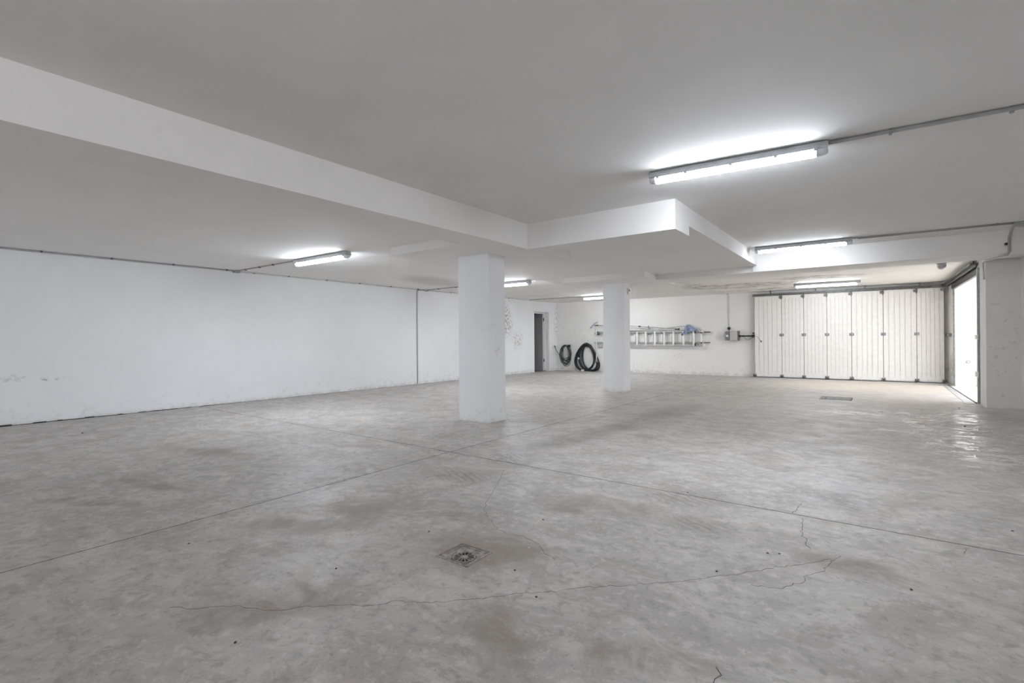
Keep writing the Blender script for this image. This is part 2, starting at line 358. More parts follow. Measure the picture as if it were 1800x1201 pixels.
# ------------------------------------------------------------------ mesh helpers
class MB:
    def __init__(self): self.v, self.f, self.sm = [], [], []
    def add(self, vs, fs, smooth=False):
        o = len(self.v); self.v += [tuple(p) for p in vs]
        self.f += [tuple(i + o for i in q) for q in fs]; self.sm += [smooth] * len(fs)
        return self
    def box(self, a, b, bev=0.0):
        x0, y0, z0 = [min(p, q) for p, q in zip(a, b)]; x1, y1, z1 = [max(p, q) for p, q in zip(a, b)]
        if bev <= 0:
            vs = [(x0, y0, z0), (x1, y0, z0), (x1, y1, z0), (x0, y1, z0), (x0, y0, z1), (x1, y0, z1), (x1, y1, z1), (x0, y1, z1)]
            return self.add(vs, [(3, 2, 1, 0), (4, 5, 6, 7), (0, 1, 5, 4), (1, 2, 6, 5), (2, 3, 7, 6), (3, 0, 4, 7)])
        # box with chamfered vertical and horizontal edges: three stacked rings
        e = bev
        def ring(ins, z):
            return [(x0 + e + ins, y0 + ins, z), (x1 - e - ins, y0 + ins, z), (x1 - ins, y0 + e + ins, z), (x1 - ins, y1 - e - ins, z),
                    (x1 - e - ins, y1 - ins, z), (x0 + e + ins, y1 - ins, z), (x0 + ins, y1 - e - ins, z), (x0 + ins, y0 + e + ins, z)]
        rs = [ring(e * .8, z0), ring(0, z0 + e), ring(0, z1 - e), ring(e * .8, z1)]
        vs = [p for r in rs for p in r]
        fs = [tuple(range(7, -1, -1)), tuple(range(24, 32))]
        for k in range(3):
            for i in range(8):
                j = (i + 1) % 8
                fs.append((k * 8 + i, k * 8 + j, k * 8 + 8 + j, k * 8 + 8 + i))
        return self.add(vs, fs)
    def prism(self, poly, z0, z1):
        n = len(poly)
        vs = [(x, y, z0 if not callable(z0) else z0(x, y)) for x, y in poly] + [(x, y, z1 if not callable(z1) else z1(x, y)) for x, y in poly]
        fs = [tuple(range(n - 1, -1, -1)), tuple(range(n, 2 * n))] + [(i, (i + 1) % n, n + (i + 1) % n, n + i) for i in range(n)]
        return self.add(vs, fs)
    def tube(self, pts, r, n=8, closed=False, caps=True, smooth=True):
        pts = [Vector(p) for p in pts]; m_ = len(pts)
        vs, fs = [], []
        up = None
        for i, p in enumerate(pts):
            a = pts[(i - 1) % m_] if (closed or i > 0) else p
            b = pts[(i + 1) % m_] if (closed or i < m_ - 1) else p
            t = (b - a).normalized() if (b - a).length > 1e-9 else Vector((0, 0, 1))
            if up is None:
                up = Vector((0, 0, 1)) if abs(t.z) < .9 else Vector((1, 0, 0))
            s = t.cross(up)
            if s.length < 1e-4: s = t.cross(Vector((0, 1, 0)))
            s.normalize(); q = s.cross(t).normalized(); up = q
            rr = r[i] if isinstance(r, (list, tuple)) else r
            for k in range(n):
                an = 2 * PI * k / n
                vs.append(p + s * math.cos(an) * rr + q * math.sin(an) * rr)
        segs = m_ if closed else m_ - 1
        for i in range(segs):
            j = (i + 1) % m_
            for k in range(n):
                l = (k + 1) % n
                fs.append((i * n + k, j * n + k, j * n + l, i * n + l))
        self.add(vs, fs, smooth)
        if caps and not closed:
            o = len(self.v) - len(vs)
            self.f.append(tuple(o + k for k in range(n))); self.sm.append(False)
            self.f.append(tuple(o + (m_ - 1) * n + k for k in range(n - 1, -1, -1))); self.sm.append(False)
        return self
    def build(self, name, mt, parent=None, loc=None):
        me = bpy.data.meshes.new(name)
        vs = self.v
        if loc is not None: vs = [(x - loc[0], y - loc[1], z - loc[2]) for x, y, z in vs]
        me.from_pydata(vs, [], self.f); me.update()
        me.polygons.foreach_set('use_smooth', self.sm)
        me.materials.append(mt)
        import bmesh
        bm = bmesh.new(); bm.from_mesh(me); bmesh.ops.recalc_face_normals(bm, faces=bm.faces); bm.to_mesh(me); bm.free()
        o = bpy.data.objects.new(name, me); COL.objects.link(o)
        if parent is not None: o.parent = parent
        elif loc is not None: o.location = loc
        return o

def tag(o, label=None, cat=None, group=None, kind=None):
    if label: o['label'] = label
    if cat: o['category'] = cat
    if group: o['group'] = group
    if kind: o['kind'] = kind
    return o

def empty(name, label, cat, loc=(0, 0, 0), group=None, kind=None):
    o = bpy.data.objects.new(name, None); COL.objects.link(o); o.location = loc; o.empty_display_size = .1
    return tag(o, label, cat, group, kind)

def rel(o, root):
    """parent o (built in world coordinates) to root without moving it"""
    o.parent = root
    o.location = o.location - root.location
    return o

def seg_pts(pts, rad=.06, n=5):
    """round the corners of a polyline"""
    pts = [Vector(p) for p in pts]
    out = [pts[0]]
    for i in range(1, len(pts) - 1):
        a, b, c = pts[i - 1], pts[i], pts[i + 1]
        d1 = (a - b).normalized(); d2 = (c - b).normalized()
        k = min(rad, (a - b).length * .45, (c - b).length * .45)
        p, q = b + d1 * k, b + d2 * k
        for j in range(n + 1):
            t = j / n
            out.append(p * (1 - t) ** 2 + b * 2 * t * (1 - t) + q * t * t)
    out.append(pts[-1])
    return out

# ================================================================== SETTING
# ---- floor: four cast slabs with open joints between them
fb = MB().prism([(XL - .2, YN - .2), (XR + .2, YN - .2), (XR + .2, YF + .2), (XL - .2, YF + .2)], lambda x, y: zf(x, y) - .30, lambda x, y: zf(x, y) - .012)
floor = fb.build('floor', M['joint']); tag(floor, kind='structure')
JX, JY, G = -3.475, 3.63, .0052
tops = lambda x, y: zf(x, y)
bots = lambda x, y: zf(x, y) - .011
for (x0, x1, y0, y1) in ((XL, JX - G, YN, JY - G), (JX + G, XR, YN, JY - G), (XL, JX - G, JY + G, YF), (JX + G, XR, JY + G, YF)):
    # joint B is not quite square to joint A
    dy = lambda x: (x + 3.45) * -.012
    if y1 < 5: poly = [(x0, y0), (x1, y0), (x1, y1 + dy(x1)), (x0, y1 + dy(x0))]
    else: poly = [(x0, y0 + dy(x0)), (x1, y0 + dy(x1)), (x1, y1), (x0, y1)]
    if x0 < -3 or y0 > 0: pass
    def hole(poly): return poly
    if x0 > -3.5 and y1 < 5:
        # near right slab has the square pocket of the floor drain: cut it into four strips around the pocket
        hx0, hx1, hy0, hy1 = -1.853, -1.637, 1.825, 2.030
        mb = MB()
        yt0, yt1 = poly[3][1], poly[2][1]
        yl = lambda x: yt0 + (yt1 - yt0) * (x - x0) / (x1 - x0)
        for pg in ([(x0, y0), (hx0, y0), (hx0, yl(hx0)), (x0, yt0)], [(hx1, y0), (x1, y0), (x1, yt1), (hx1, yl(hx1))],
                   [(hx0, y0), (hx1, y0), (hx1, hy0), (hx0, hy0)], [(hx0, hy1), (hx1, hy1), (hx1, yl(hx1)), (hx0, yl(hx0))]):
            mb.prism(pg, bots, tops)
        mb.build('slab', M['floor'], floor)
    else:
        MB().prism(poly, bots, tops).build('slab', M['floor'], floor)

# dirt-filled joint strips
for poly in ([(JX - .0085, YN), (JX + .0085, YN), (JX + .0085, YF), (JX - .0085, YF)], [(XL, JY - .0085 + dy(XL)), (XR, JY - .0085 + dy(XR)), (XR, JY + .0085 + dy(XR)), (XL, JY + .0085 + dy(XL))]):
    MB().prism(poly, lambda x, y: zf(x, y) - .0125, lambda x, y: zf(x, y) - .0012).build('joint_filler', M['joint'], floor)

# cracks: shallow dark fissures across the slabs
CR = {
 'a': ([(-2.42, 0.816), (-2.311, 0.883), (-2.251, 0.948), (-2.164, 1.002), (-2.066, 1.037), (-2.006, 1.09), (-1.968, 1.145), (-1.838, 1.249), (-1.713, 1.344), (-1.693, 1.395), (-1.581, 1.466), (-1.487, 1.544), (-1.437, 1.598), (-1.382, 1.648), (-1.326, 1.718), (-1.258, 1.796), (-1.15, 1.886), (-1.121, 1.937), (-0.994, 2.053), (-0.925, 2.115), (-0.827, 2.211), (-0.726, 2.306), (-0.658, 2.385), (-0.6, 2.46), (-0.528, 2.533), (-0.427, 2.669), (-0.298, 2.821), (-0.244, 2.898), (-0.184, 2.972)], .0026),
 'b': ([(-2.59, 3.386), (-2.439, 3.112), (-2.324, 2.915), (-2.214, 2.699), (-2.108, 2.515), (-2.048, 2.478), (-1.99, 2.419), (-1.899, 2.363), (-1.814, 2.3), (-1.76, 2.285), (-1.627, 2.298), (-1.572, 2.287), (-1.516, 2.279), (-1.454, 2.223), (-1.396, 2.177), (-1.328, 2.152)], .0026),
 'c': ([(-0.413, 3.871), (-0.416, 3.799), (-0.414, 3.692), (-0.433, 3.612)], .004),
 'd': ([(-0.37, 3.546), (-0.361, 3.493), (-0.352, 3.343), (-0.345, 3.224), (-0.31, 3.2), (-0.311, 3.104), (-0.282, 3.044)], .0035),
 'e': ([(-0.151, 3.044), (-0.165, 2.993), (-0.191, 2.897), (-0.212, 2.786), (-0.269, 2.696), (-0.267, 2.63), (-0.331, 2.532), (-0.342, 2.493), (-0.396, 2.473), (-0.463, 2.451)], .0026),
 'f': ([(0.403, 3.55), (0.384, 3.53), (0.38, 3.50), (0.367, 3.43)], .003),
 'g': ([(-0.43, 1.66), (-0.433, 1.70), (-0.42, 1.73), (-0.445, 1.765)], .004)}
for key, (pts, wd) in CR.items():
    # finer zig-zag between the given points
    P = []
    for (a, b) in zip(pts[:-1], pts[1:]):
        L = math.dist(a, b); k = max(1, int(L / .022))
        for i in range(k):
            t = i / k
            j = 0 if i == 0 else random.uniform(-.009, .009)
            P.append((a[0] + (b[0] - a[0]) * t + j, a[1] + (b[1] - a[1]) * t + random.uniform(-.009, .009)))
    P.append(pts[-1])
    mb = MB()
    for i in range(len(P) - 1):
        (ax, ay), (bx, by) = P[i], P[i + 1]
        L = math.dist(P[i], P[i + 1]) + 1e-9
        nx, ny = -(by - ay) / L, (bx - ax) / L
        h = wd * .5 * random.uniform(.5, 1.15) * (0.25 if random.random() < .07 else 1)
        mb.prism([(ax - nx * h, ay - ny * h), (bx - nx * h, by - ny * h), (bx + nx * h, by + ny * h), (ax + nx * h, ay + ny * h)],
                 lambda x, y: zf(x, y) - .002, lambda x, y: zf(x, y) + .0005)
    mb.build('crack', M['crack'], floor)

# ---- walls
T = .3
wl = MB()
D0, D1, DZ = 14.40, 15.32, 2.085          # doorway in the left wall
zlow = lambda x, y: zf(x, y) - .2
wl.box((XL - .137, YN - T, -.3), (XL, D0, ZL + .02)).box((XL - .137, D1, -.3), (XL, YF + T, ZL + .02)).box((XL - .137, D0, DZ), (XL, D1, ZL + .02))
tag(wl.build('wall_left', M['wall_left']), kind='structure')
mb = MB()
# crumbling dark gap where the left wall meets the floor
y = YN
while y < D0:
    dl = random.uniform(.05, .16)
    near = max(0.12, 1.6 - max(0, y) / 3.2)
    h = random.uniform(.002, .016) * near + .002; w_ = random.uniform(.003, .03) * near + .002
    mb.box((XL - .01, y, zf(XL, y) - .01), (XL + w_, min(y + dl, D0), zf(XL, y) + h)); y += dl
tag(mb.build('trim_1', M['dark_gap']), kind='structure')
tag(MB().box((XL - .137, YF, -.3), (XR + .1, YF + T, ZL + .02)).build('wall_back', M['wall_back']), kind='structure')
# near wall behind the camera; unseen window gap added for fill daylight
wn_ = MB().box((XL - .137, YN - T, -.3), (-8.8, YN, ZU + .02)).box((-6.1, YN - T, -.3), (XR + T, YN, ZU + .02)).box((-8.8, YN - T, 2.15), (-6.1, YN, ZU + .02)).box((-8.8, YN - T, -.3), (-6.1, YN, .8))
tag(wn_.build('wall_front', M['wall_right']), kind='structure')
# right wall: near stretch, then the pier beside the drive-in opening, then the far jamb
OY0, OY1, OZ, OX = 11.46, 14.97, 2.262, 1.466
# (unseen opening, added behind the camera's right shoulder to let fill daylight in)
wr = MB().box((XR, -0.2, -.3), (XR + T, 10.644, ZU + .02)).box((XR, YN - T, -.3), (XR + T, -3.6, ZU + .02)).box((XR, -3.6, 2.25), (XR + T, -0.2, ZU + .02))
tag(wr.build('wall_right', M['wall_right']), kind='structure')
pr = MB().box((1.408, 10.644, -.3), (1.83, OY0, ZL + .02))
o = pr.build('pier', M['wall_right']); tag(o, 'unpainted grey rendered pier beside the bright garage opening', 'pier', kind='structure')
mb = MB().box((OX, OY1, -.3), (OX + .3, YF, ZL + .02))
mb.box((OX, OY0, OZ), (OX + .3, OY1, ZL + .02))
# rounded corner between far wall and jamb
prof = [(OX + .01, OY1 + .02), (OX + .01, YF + .01), (1.28, YF + .01)]
for k in range(7):
    a = k / 6 * PI / 2
    prof.append((1.28 + math.sin(a) * .17, YF - .001 - (1 - math.cos(a)) * .17 - k * .001))
prof.append((OX - .004, OY1 + .02))
mb.prism(prof, -.2, ZL + .01)
tag(mb.build('wall_right_far', M['pier']), kind='structure')

# ---- ceiling: high slab, low slabs, drop beams and drop panels over the columns
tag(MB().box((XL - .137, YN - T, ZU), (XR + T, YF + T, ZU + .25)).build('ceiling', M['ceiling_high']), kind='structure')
XB, XS, YB1, YB1b, YB2, YB2b = -3.647, -1.717, 5.300, 5.787, 9.888, 10.60
lo = MB().box((XL, YN, ZL), (XB - .02, YB1b, ZU + .01)).box((XL, YB1b, ZL), (XS, YB2, ZU + .01))
o = lo.build('ceiling_low_slab', M['ceiling']); tag(o, kind='structure')
o = MB().box((XL, YB2, ZL), (XR + .05, YF, ZU + .01)).build('ceiling_rear_slab', M['ceiling_rear']); tag(o, kind='structure')
def beam(label, a, b, mat='ceiling'):
    o = MB().box(a, b).build('ceiling_beam', M[mat]); tag(o, label, 'beam', kind='structure'); return o
beam('long white beam running from above the left to the nearer column', (-4.10, YN, ZB), (XB, 4.514, ZU + .005))
beam('white cross beam between the nearer column and the slab corner', (XB, YB1, ZB), (XS, YB1b, ZU + .005))
beam('white beam under the stained rear ceiling, behind the second lamp', (-3.599, YB2, ZB), (XR, YB2b, ZL + .005))
for (a, b, l) in (((-5.412, 4.514), (XB, 6.404), 'square white drop panel on top of the nearer column'),
                  ((-5.403, 9.222), (-3.599, 11.02), 'square white drop panel on top of the farther column')):
    o = MB().box((*a, ZB), (*b, (ZU if b[0] > -3.65 and a[1] < 5 else ZL) + .005)).build('drop_panel', M['ceiling']); tag(o, l, 'drop panel', kind='structure')
# beam stub that sits just proud of the slab end
tag(MB().box((XS - .065, YB2 - .055, ZB), (XR, YB2 + .01, ZU + .005)).build('trim_3', M['ceiling']), kind='structure')

# ---- columns
C1 = (-4.246 - .555, -4.246, 5.2165, 5.2165 + .372)
C2 = (-4.311 - .491, -4.311, 9.874, 9.874 + .321)
for (x0, x1, y0, y1), l in ((C1, 'nearer white square concrete column, tallest in the view'), (C2, 'farther white square column with a small box near its top')):
    o = MB().box((x0, y0, -.1), (x1, y1, ZB + .004), .004).build('column', M['column']); tag(o, l, 'column', kind='structure')

# ---- doorway to the store room in the left wall
dr = empty('door_1', None, None, (XL, D1, 0)); tag(dr, kind='structure')
xb_ = XL - .137
leaf = MB().box((xb_ - .92, D1 - .115, zf(xb_, 15) + .01), (xb_ - .045, D1 - .06, DZ - .05)); o = leaf.build('door_leaf', M['door_grey'], None); rel(o, dr)
o = MB().box((xb_ - .043, D1 - .115, zf(xb_, 15) + .01), (xb_ - .030, D1 - .055, DZ - .05)).build('door_edge', M['door_frame'], None); rel(o, dr)
fr = MB().box((xb_ - .05, D1 - .045, -.03), (xb_ + .0, D1 - .002, DZ - .04)).box((xb_ - .05, D0 + .002, DZ - .045), (xb_, D1 - .002, DZ)).box((xb_ - .05, D0 + .002, -.03), (xb_, D0 + .04, DZ - .04))
o = fr.build('door_frame', M['white_gloss'], None); rel(o, dr)
ar = MB().box((XL, D0 - .05, DZ), (XL + .012, D1 + .05, DZ + .05)).box((XL, D1, -.03), (XL + .012, D1 + .05, DZ))
o = ar.build('architrave', M['white_gloss'], None); rel(o, dr)
for z in (1.78, .28):
    o = MB().tube([(xb_ - .012, D1 - .075, z), (xb_ - .012, D1 - .075, z + .11)], .016, 8).build('hinge', M['black'], None); rel(o, dr)
# store room behind
sr_ = MB().box((xb_ - 2.2, 13.2, -.2), (xb_ - 2.1, YF, 2.6)).box((xb_ - 2.1, 13.1, -.2), (xb_, 13.2, 2.6)).box((xb_ - 2.1, YF, -.2), (xb_, YF + .1, 2.6)).box((xb_ - 2.1, 13.2, 2.5), (xb_, YF, 2.6))
sr_.prism([(xb_ - 2.1, 13.2), (XL, 13.2), (XL, YF), (xb_ - 2.1, YF)], lambda x, y: zf(x, y) - .2, lambda x, y: zf(x, y) - .004)
tag(sr_.build('wall_store_room', M['store']), kind='structure')

# ---- outside the drive-in opening
zo = -.012
og = MB().box((OX + .0, 9.5, -.4), (9, 16.2, zo)).box((XR + T, -9, -.4), (9, 9.5, zo + .02)); tag(og.build('ground_outside', M['ext_ground']), kind='structure')
tag(MB().box((OX + .3, 15.27, -.3), (1.86, 16.2, 3.1)).box((1.86, 15.20, -.3), (9, 16.2, 3.1)).build('wall_outside', M['ext_wall']), kind='structure')
tag(MB().box((OX + .3, 10.5, 2.44), (2.3, 15.27, 2.62)).build('trim_4', M['ext_wall']), kind='structure')
k = 0
pv = empty('paving_strip', 'small strip of sandy pavers outside the garage opening', 'paving', (1.9, 14.2, 0))
for i in range(3):
    for j in range(8):
        x0 = 1.80 + i * .21; y0 = 13.0 + j * .215
        dz = random.uniform(-.002, .002)
        o = MB().box((x0, y0, zo - .02), (x0 + .2, y0 + .205, zo + .008 + dz), .004).build('paver', M['paver'], None); rel(o, pv)
o = MB().tube([(1.685, 14.969, .56), (1.685, 14.945, .56)], .038, 14).build('wall_outlet', M['clip_grey'])
tag(o, 'small round grey pipe outlet on the bright reveal of the garage opening', 'outlet')
MB().tube([(1.685, 14.946, .56), (1.685, 14.940, .56)], .016, 12).build('outlet_hole', M['debris_pale'], o)

# ================================================================== LAMPS
def make_lamp():
    t = bpy.data.objects.new('fluorescent_lamp', None); COL.objects.link(t)
    L = .677
    # tray: shallow trough under the ceiling (local origin on the ceiling, long axis x)
    prof = [(-.034, -.004), (-.040, -.012), (-.050, -.050), (-.050, -.061), (.050, -.061), (.050, -.050), (.040, -.012), (.034, -.004)]
    def ext(x0, x1, pf, m_, name, taper=0):
        n = len(pf); vs = [(x0, y, z) for y, z in pf] + [(x1, y, z) for y, z in pf]
        fs = [tuple(range(n)), tuple(range(2 * n - 1, n - 1, -1))] + [(i, n + i, n + (i + 1) % n, (i + 1) % n) for i in range(n)]
        return MB().add(vs, fs).build(name, m_, t)
    ext(-L, L, prof, M['tray'], 'housing')
    df = [(-.046, -.0615), (-.047, -.068), (-.044, -.082), (-.034, -.096), (-.018, -.105), (.0, -.108), (.018, -.105), (.034, -.096), (.044, -.082), (.047, -.068), (.046, -.0615)]
    ext(-L + .055, L - .075, df, M['diffuser'], 'diffuser')
    for x0, x1 in ((-L - .004, -L + .0545), (L - .0745, L + .004)):
        n = len(df); vs, fs = [], []
        sgn = -1 if x0 < 0 else 1
        inner = x1 if x0 < 0 else x0; outer = x0 if x0 < 0 else x1
        rings = [(inner, 1.0), (inner + (outer - inner) * .6, .97), (inner + (outer - inner) * .9, .82), (outer, .55)]
        for xx, s in rings:
            for yy, zz in df: vs.append((xx, yy * s, -.0612 + (zz + .0612) * s))
        for k in range(3):
            for i in range(n - 1):
                fs.append((k * n + i, k * n + n + i, k * n + n + i + 1, k * n + i + 1))
            fs.append((k * n + n - 1, k * n + 2 * n - 1, k * n + n, k * n))
        fs.append(tuple(range(n))); fs.append(tuple(range(3 * n, 4 * n)))
        MB().add(vs, fs).build('end_cap', M['endcap'], t)
        mb = MB().tube([(inner + sgn * .012, 0, -.07), (inner + sgn * .016, 0, -.07)], .020, 10)
    for x in (-.60, -.36, 0.0, .33, .60):
        for s in (-1, 1):
            y0, y1 = sorted((s * .0465, s * .0535))
            MB().box((x - .012, y0, -.076), (x + .012, y1, -.045)).build('clip', M['tray'], t)
    for x in (-.45, .45):
        MB().box((x - .03, -.02, -.005), (x + .03, .02, 0)).build('mounting_pad', M['tray'], t)
    return t
lamp0 = make_lamp()
lamps = [((-.955, 4.395, ZU), .08, 'large lit tube lamp on the high ceiling, nearest the camera'),
         ((-.94, 9.12, ZU), .0, 'lit tube lamp at the slab corner, in front of the rear beam'),
         ((-6.78, 4.30, ZL), .02, 'lit tube lamp on the low ceiling by the long left wall'),
         ((-6.80, 8.99, ZL), .02, 'lit tube lamp half hidden behind the nearer column'),
         ((-6.72, 13.78, ZL), -.03, 'lit tube lamp by the far corner, half hidden by the farther column'),
         ((-.93, 13.98, ZL), .03, 'lit tube lamp above the folded garage door')]
for i, (p, rz, lab) in enumerate(lamps):
    if i == 0: t = lamp0
    else:
        t = lamp0.copy(); COL.objects.link(t)
        for ch in list(lamp0.children):
            c_ = ch.copy(); COL.objects.link(c_); c_.parent = t
            if ch.name.startswith('diffuser') and i in (1, 5):      # weaker tubes, dimmed so the surfaces beside them clip less
                c_.data = ch.data.copy(); c_.data.materials[0] = M['diffuser_weak' if i == 1 else 'diffuser_mid']
    t.location = p; t.rotation_euler = (0, 0, rz)
    tag(t, lab, 'lamp', 'fluorescent ceiling lamps')

# ================================================================== CONDUITS
def conduit(label, runs, r=.010, mat='conduit', clips=(), clipmat='clip', rad=.06, name='conduit', group='surface conduits'):
    p0 = runs[0][0]
    root = empty(name, label, 'conduit', p0, group)
    for run in runs:
        o = MB().tube(seg_pts(run, rad), r, 8).build('pipe', M[mat], None); rel(o, root)
    for (x, y, z, ax) in clips:
        h = .018
        mb = MB()
        if ax == 'x': mb.box((x - .010, y - h, z - r - .006), (x + .010, y + h, z + r))
        elif ax == 'y': mb.box((x - h, y - .010, z - r - .006), (x + h, y + .010, z + r))
        elif ax == 'zx': mb.box((x - r, y - h, z - .012), (x + r + .008, y + h, z + .012))
        else: mb.box((x - h, y - r - .008, z - .012), (x + h, y + r, z + .012))
        o = mb.build('clip', M[clipmat], None); rel(o, root)
    return root
def junction(label, c, s=(.05, .05, .025), mat='conduit'):
    o = MB().box((-s[0], -s[1], -s[2]), (s[0], s[1], s[2]), .006).build('junction_box', M[mat])
    o.location = c
    tag(o, label, 'junction box', 'conduit junction boxes')
    MB().box((-s[0] * .75, -s[1] * .75, -s[2] - .004), (s[0] * .75, s[1] * .75, -s[2] + .001)).build('box_lid', M[mat], o)
    return o
zl, zu = ZL - .011, ZU - .011
conduit('pair of grey conduits along the top of the left wall, near end', [[(-9.36, YN + .1, zl), (-9.40, 4.20, zl)], [(-9.41, YN + .1, zl), (-9.44, 4.20, zl)]],
        clips=[(-9.38, y_, zl, 'y') for y_ in (.2, .9, 1.63, 2.42, 3.24, 4.08)])
junction('grey junction box where the left wall conduit branches to a lamp', (-9.41, 4.26, ZL - .022), (.05, .055, .02))
conduit('grey conduit crossing from the left wall to the first left lamp', [[(-9.36, 4.27, zl), (-7.46, 4.30, zl)]], clips=[(x, 4.28, zl, 'x') for x in (-9.1, -8.6, -8.15)])
conduit('thin pale conduit continuing along the left wall towards the store door', [[(-9.43, 4.32, zl), (-9.50, 8.95, zl)]], r=.007, mat='conduit_white',
        clips=[(-9.45, y_, zl, 'y') for y_ in (4.6, 5.28, 6.13, 6.97, 7.87, 8.75)])
conduit('grey conduit dropping down the left wall to the floor', [[(-9.52, 9.06, zl), (XL + .013, 8.90, zl), (XL + .013, 8.885, zl - .08), (XL + .013, 8.88, zf(XL, 8.9) + .02)]], r=.013, rad=.09)
junction('grey junction box at the top of the left wall drop conduit', (-9.47, 9.07, ZL - .022), (.045, .045, .02))
conduit('grey conduit from the wall drop to the lamp behind the nearer column', [[(-9.42, 9.07, zl), (-7.48, 9.0, zl)]], clips=[(x, 9.04, zl, 'x') for x in (-9.0, -8.4)])
conduit('pale conduit reaching along the far end of the left wall', [[(-9.50, 9.2, zl), (-9.42, 13.6, zl)]], r=.007, mat='conduit_white',
        clips=[(-9.48, y_, zl, 'y') for y_ in (10.0, 11.6, 12.7)])
conduit('grey conduit from the far left corner to the farthest lamp', [[(-9.42, 13.75, zl), (-7.40, 13.80, zl)]], r=.009, clips=[(-8.82, 13.77, zl, 'x')])
conduit('heavy grey conduit from the nearest lamp to the right wall', [[(-.275, 4.45, zu - .006), (XR, 4.58, zu - .006)]], r=.015,
        clips=[(.10, 4.478, zu - .006, 'x'), (.73, 4.525, zu - .006, 'x'), (1.4, 4.555, zu - .006, 'x')], clipmat='clip_grey')
conduit('twin grey conduits from the second lamp to the right wall', [[(-.26, 9.13, zu), (1.5, 9.20, zu)], [(-.2, 9.22, zu), (1.5, 9.28, zu)]], r=.008,
        clips=[(x, 9.18, zu, 'x') for x in (.1, .73, 1.33)], clipmat='clip_grey')
junction('grey junction box high by the right wall above the pier', (1.56, 9.27, ZU - .028), (.06, .06, .027))
dn = conduit('grey conduit bent down the face of the rear beam by the pier', [[(1.52, 9.34, ZU - .02), (1.53, 9.60, ZU - .06), (1.545, YB2 - .072, ZU - .12), (1.545, YB2 - .072, ZB - .0), (1.54, YB2 + .06, ZB - .025)]], r=.016, rad=.05)
conduit('white flexible conduit under the beam beside the pier', [[(1.54, YB2 + .05, ZB - .02), (1.50, 10.30, ZB - .015), (1.46, 10.45, ZB - .015), (1.43, 10.60, ZB - .01), (1.38, 10.66, ZB - .03), (1.395, 10.70, ZB - .3)]], r=.011, mat='conduit_white', rad=.04)
o = MB().tube([(1.515, YB2 - .062, 2.47), (1.515, YB2 - .09, 2.47)], [.022, .012], 8).build('cable_clamp', M['black']); tag(o, 'small black clamp on the beam beside the bent conduit', 'clamp')
conduit('white conduit across the rear ceiling to the garage opener', [[(-3.68, 10.62, zl - .004), (-3.565, YF - .015, zl - .004), (-3.555, YF - .015, zl - .08), (-3.555, YF - .015, 1.45)]], r=.013, mat='conduit_white', rad=.03,
        clips=[(-3.62, 13.0, zl - .006, 'y'), (-3.57, 15.3, zl - .006, 'y')], clipmat='conduit_white')
cb = empty('column_box', 'small white electrical box high on the farther column', 'box', (-4.311, 10.13, 2.17))
o = MB().box((-4.311, 10.05, 2.11), (-4.27, 10.17, 2.24), .005).build('box_body', M['white_gloss'], None); rel(o, cb)
o = MB().box((-4.27, 10.055, 2.165), (-4.262, 10.085, 2.215)).build('box_window', M['clip'], None); rel(o, cb)
# bulkhead light on the rear ceiling
bl = empty('bulkhead_light', 'round grey bulkhead light under the rear ceiling near the opening', 'light', (.92, 11.1, ZL))
o = MB().box((.86, 11.04, 2.385), (.99, 11.18, ZL), .008).build('bracket', M['tray'], None); rel(o, bl)
mb = MB().tube([(.925, 11.05, 2.352), (.925, 11.03, 2.352), (.925, 11.0, 2.350), (.925, 10.975, 2.348)], [.055, .054, .044, .020], 18)
o = mb.build('lens', M['lens'], None); rel(o, bl)
o = MB().tube([(.925, 11.12, 2.352), (.925, 11.05, 2.352)], .058, 18).build('lamp_rim', M['tray'], None); rel(o, bl)

# ================================================================== SECTIONAL GARAGE DOOR (slid open along the far wall)
seams = [-2.818, -2.121, -1.579, -1.040, -.491, .175, .838, 1.352]
YD = 15.745
gd = empty('garage_door', 'cream side-sliding garage door folded open along the far wall', 'garage door', (-.7, YD, zf(-.7, YD)))
ztop = lambda x: 2.318
zbot = lambda x: zf(x, YD) + .028
for i in range(7):
    x0, x1 = seams[i] + .006, seams[i + 1] - .006
    zb_, zt_ = zbot((x0 + x1) / 2), ztop(0)
    mb = MB().box((x0, YD + .013, zb_), (x1, YD + .040, zt_))
    mb.box((x0, YD, zb_), (x1, YD + .014, zb_ + .13)).box((x0, YD, zt_ - .10), (x1, YD + .014, zt_))
    n = 5; gap = .013; wd = (x1 - x0)
    # raised staves with narrow grooves between them
    cuts = [x0 + wd * t_ for t_ in (0, .16, .34, .5, .66, .84, 1)]
    for a, b in zip(cuts[:-1], cuts[1:]):
        g0 = 0 if a == x0 else gap / 2; g1 = 0 if b == cuts[-1] else gap / 2
        mb.box((a + g0, YD, zb_ + .13), (b - g1, YD + .014, zt_ - .10))
    o = mb.build('door_section', M['panel'], None); rel(o, gd)
    if i < 6:
        xs_ = seams[i + 1]
        o = MB().box((xs_ - .005, YD + .012, zb_ + .01), (xs_ + .005, YD + .034, zt_ - .01)).build('joint_seal', M['seal'], None); rel(o, gd)
        hb = MB()
        for s in (-1, 1):
            hb.box((xs_ + s * .014, YD - .007, 1.16), (xs_ + s * .052, YD + .0, 1.235))
        hb.tube([(xs_, YD - .010, 1.155), (xs_, YD - .010, 1.24)], .009, 8)
        o = hb.build('hinge', M['galv'], None); rel(o, gd)
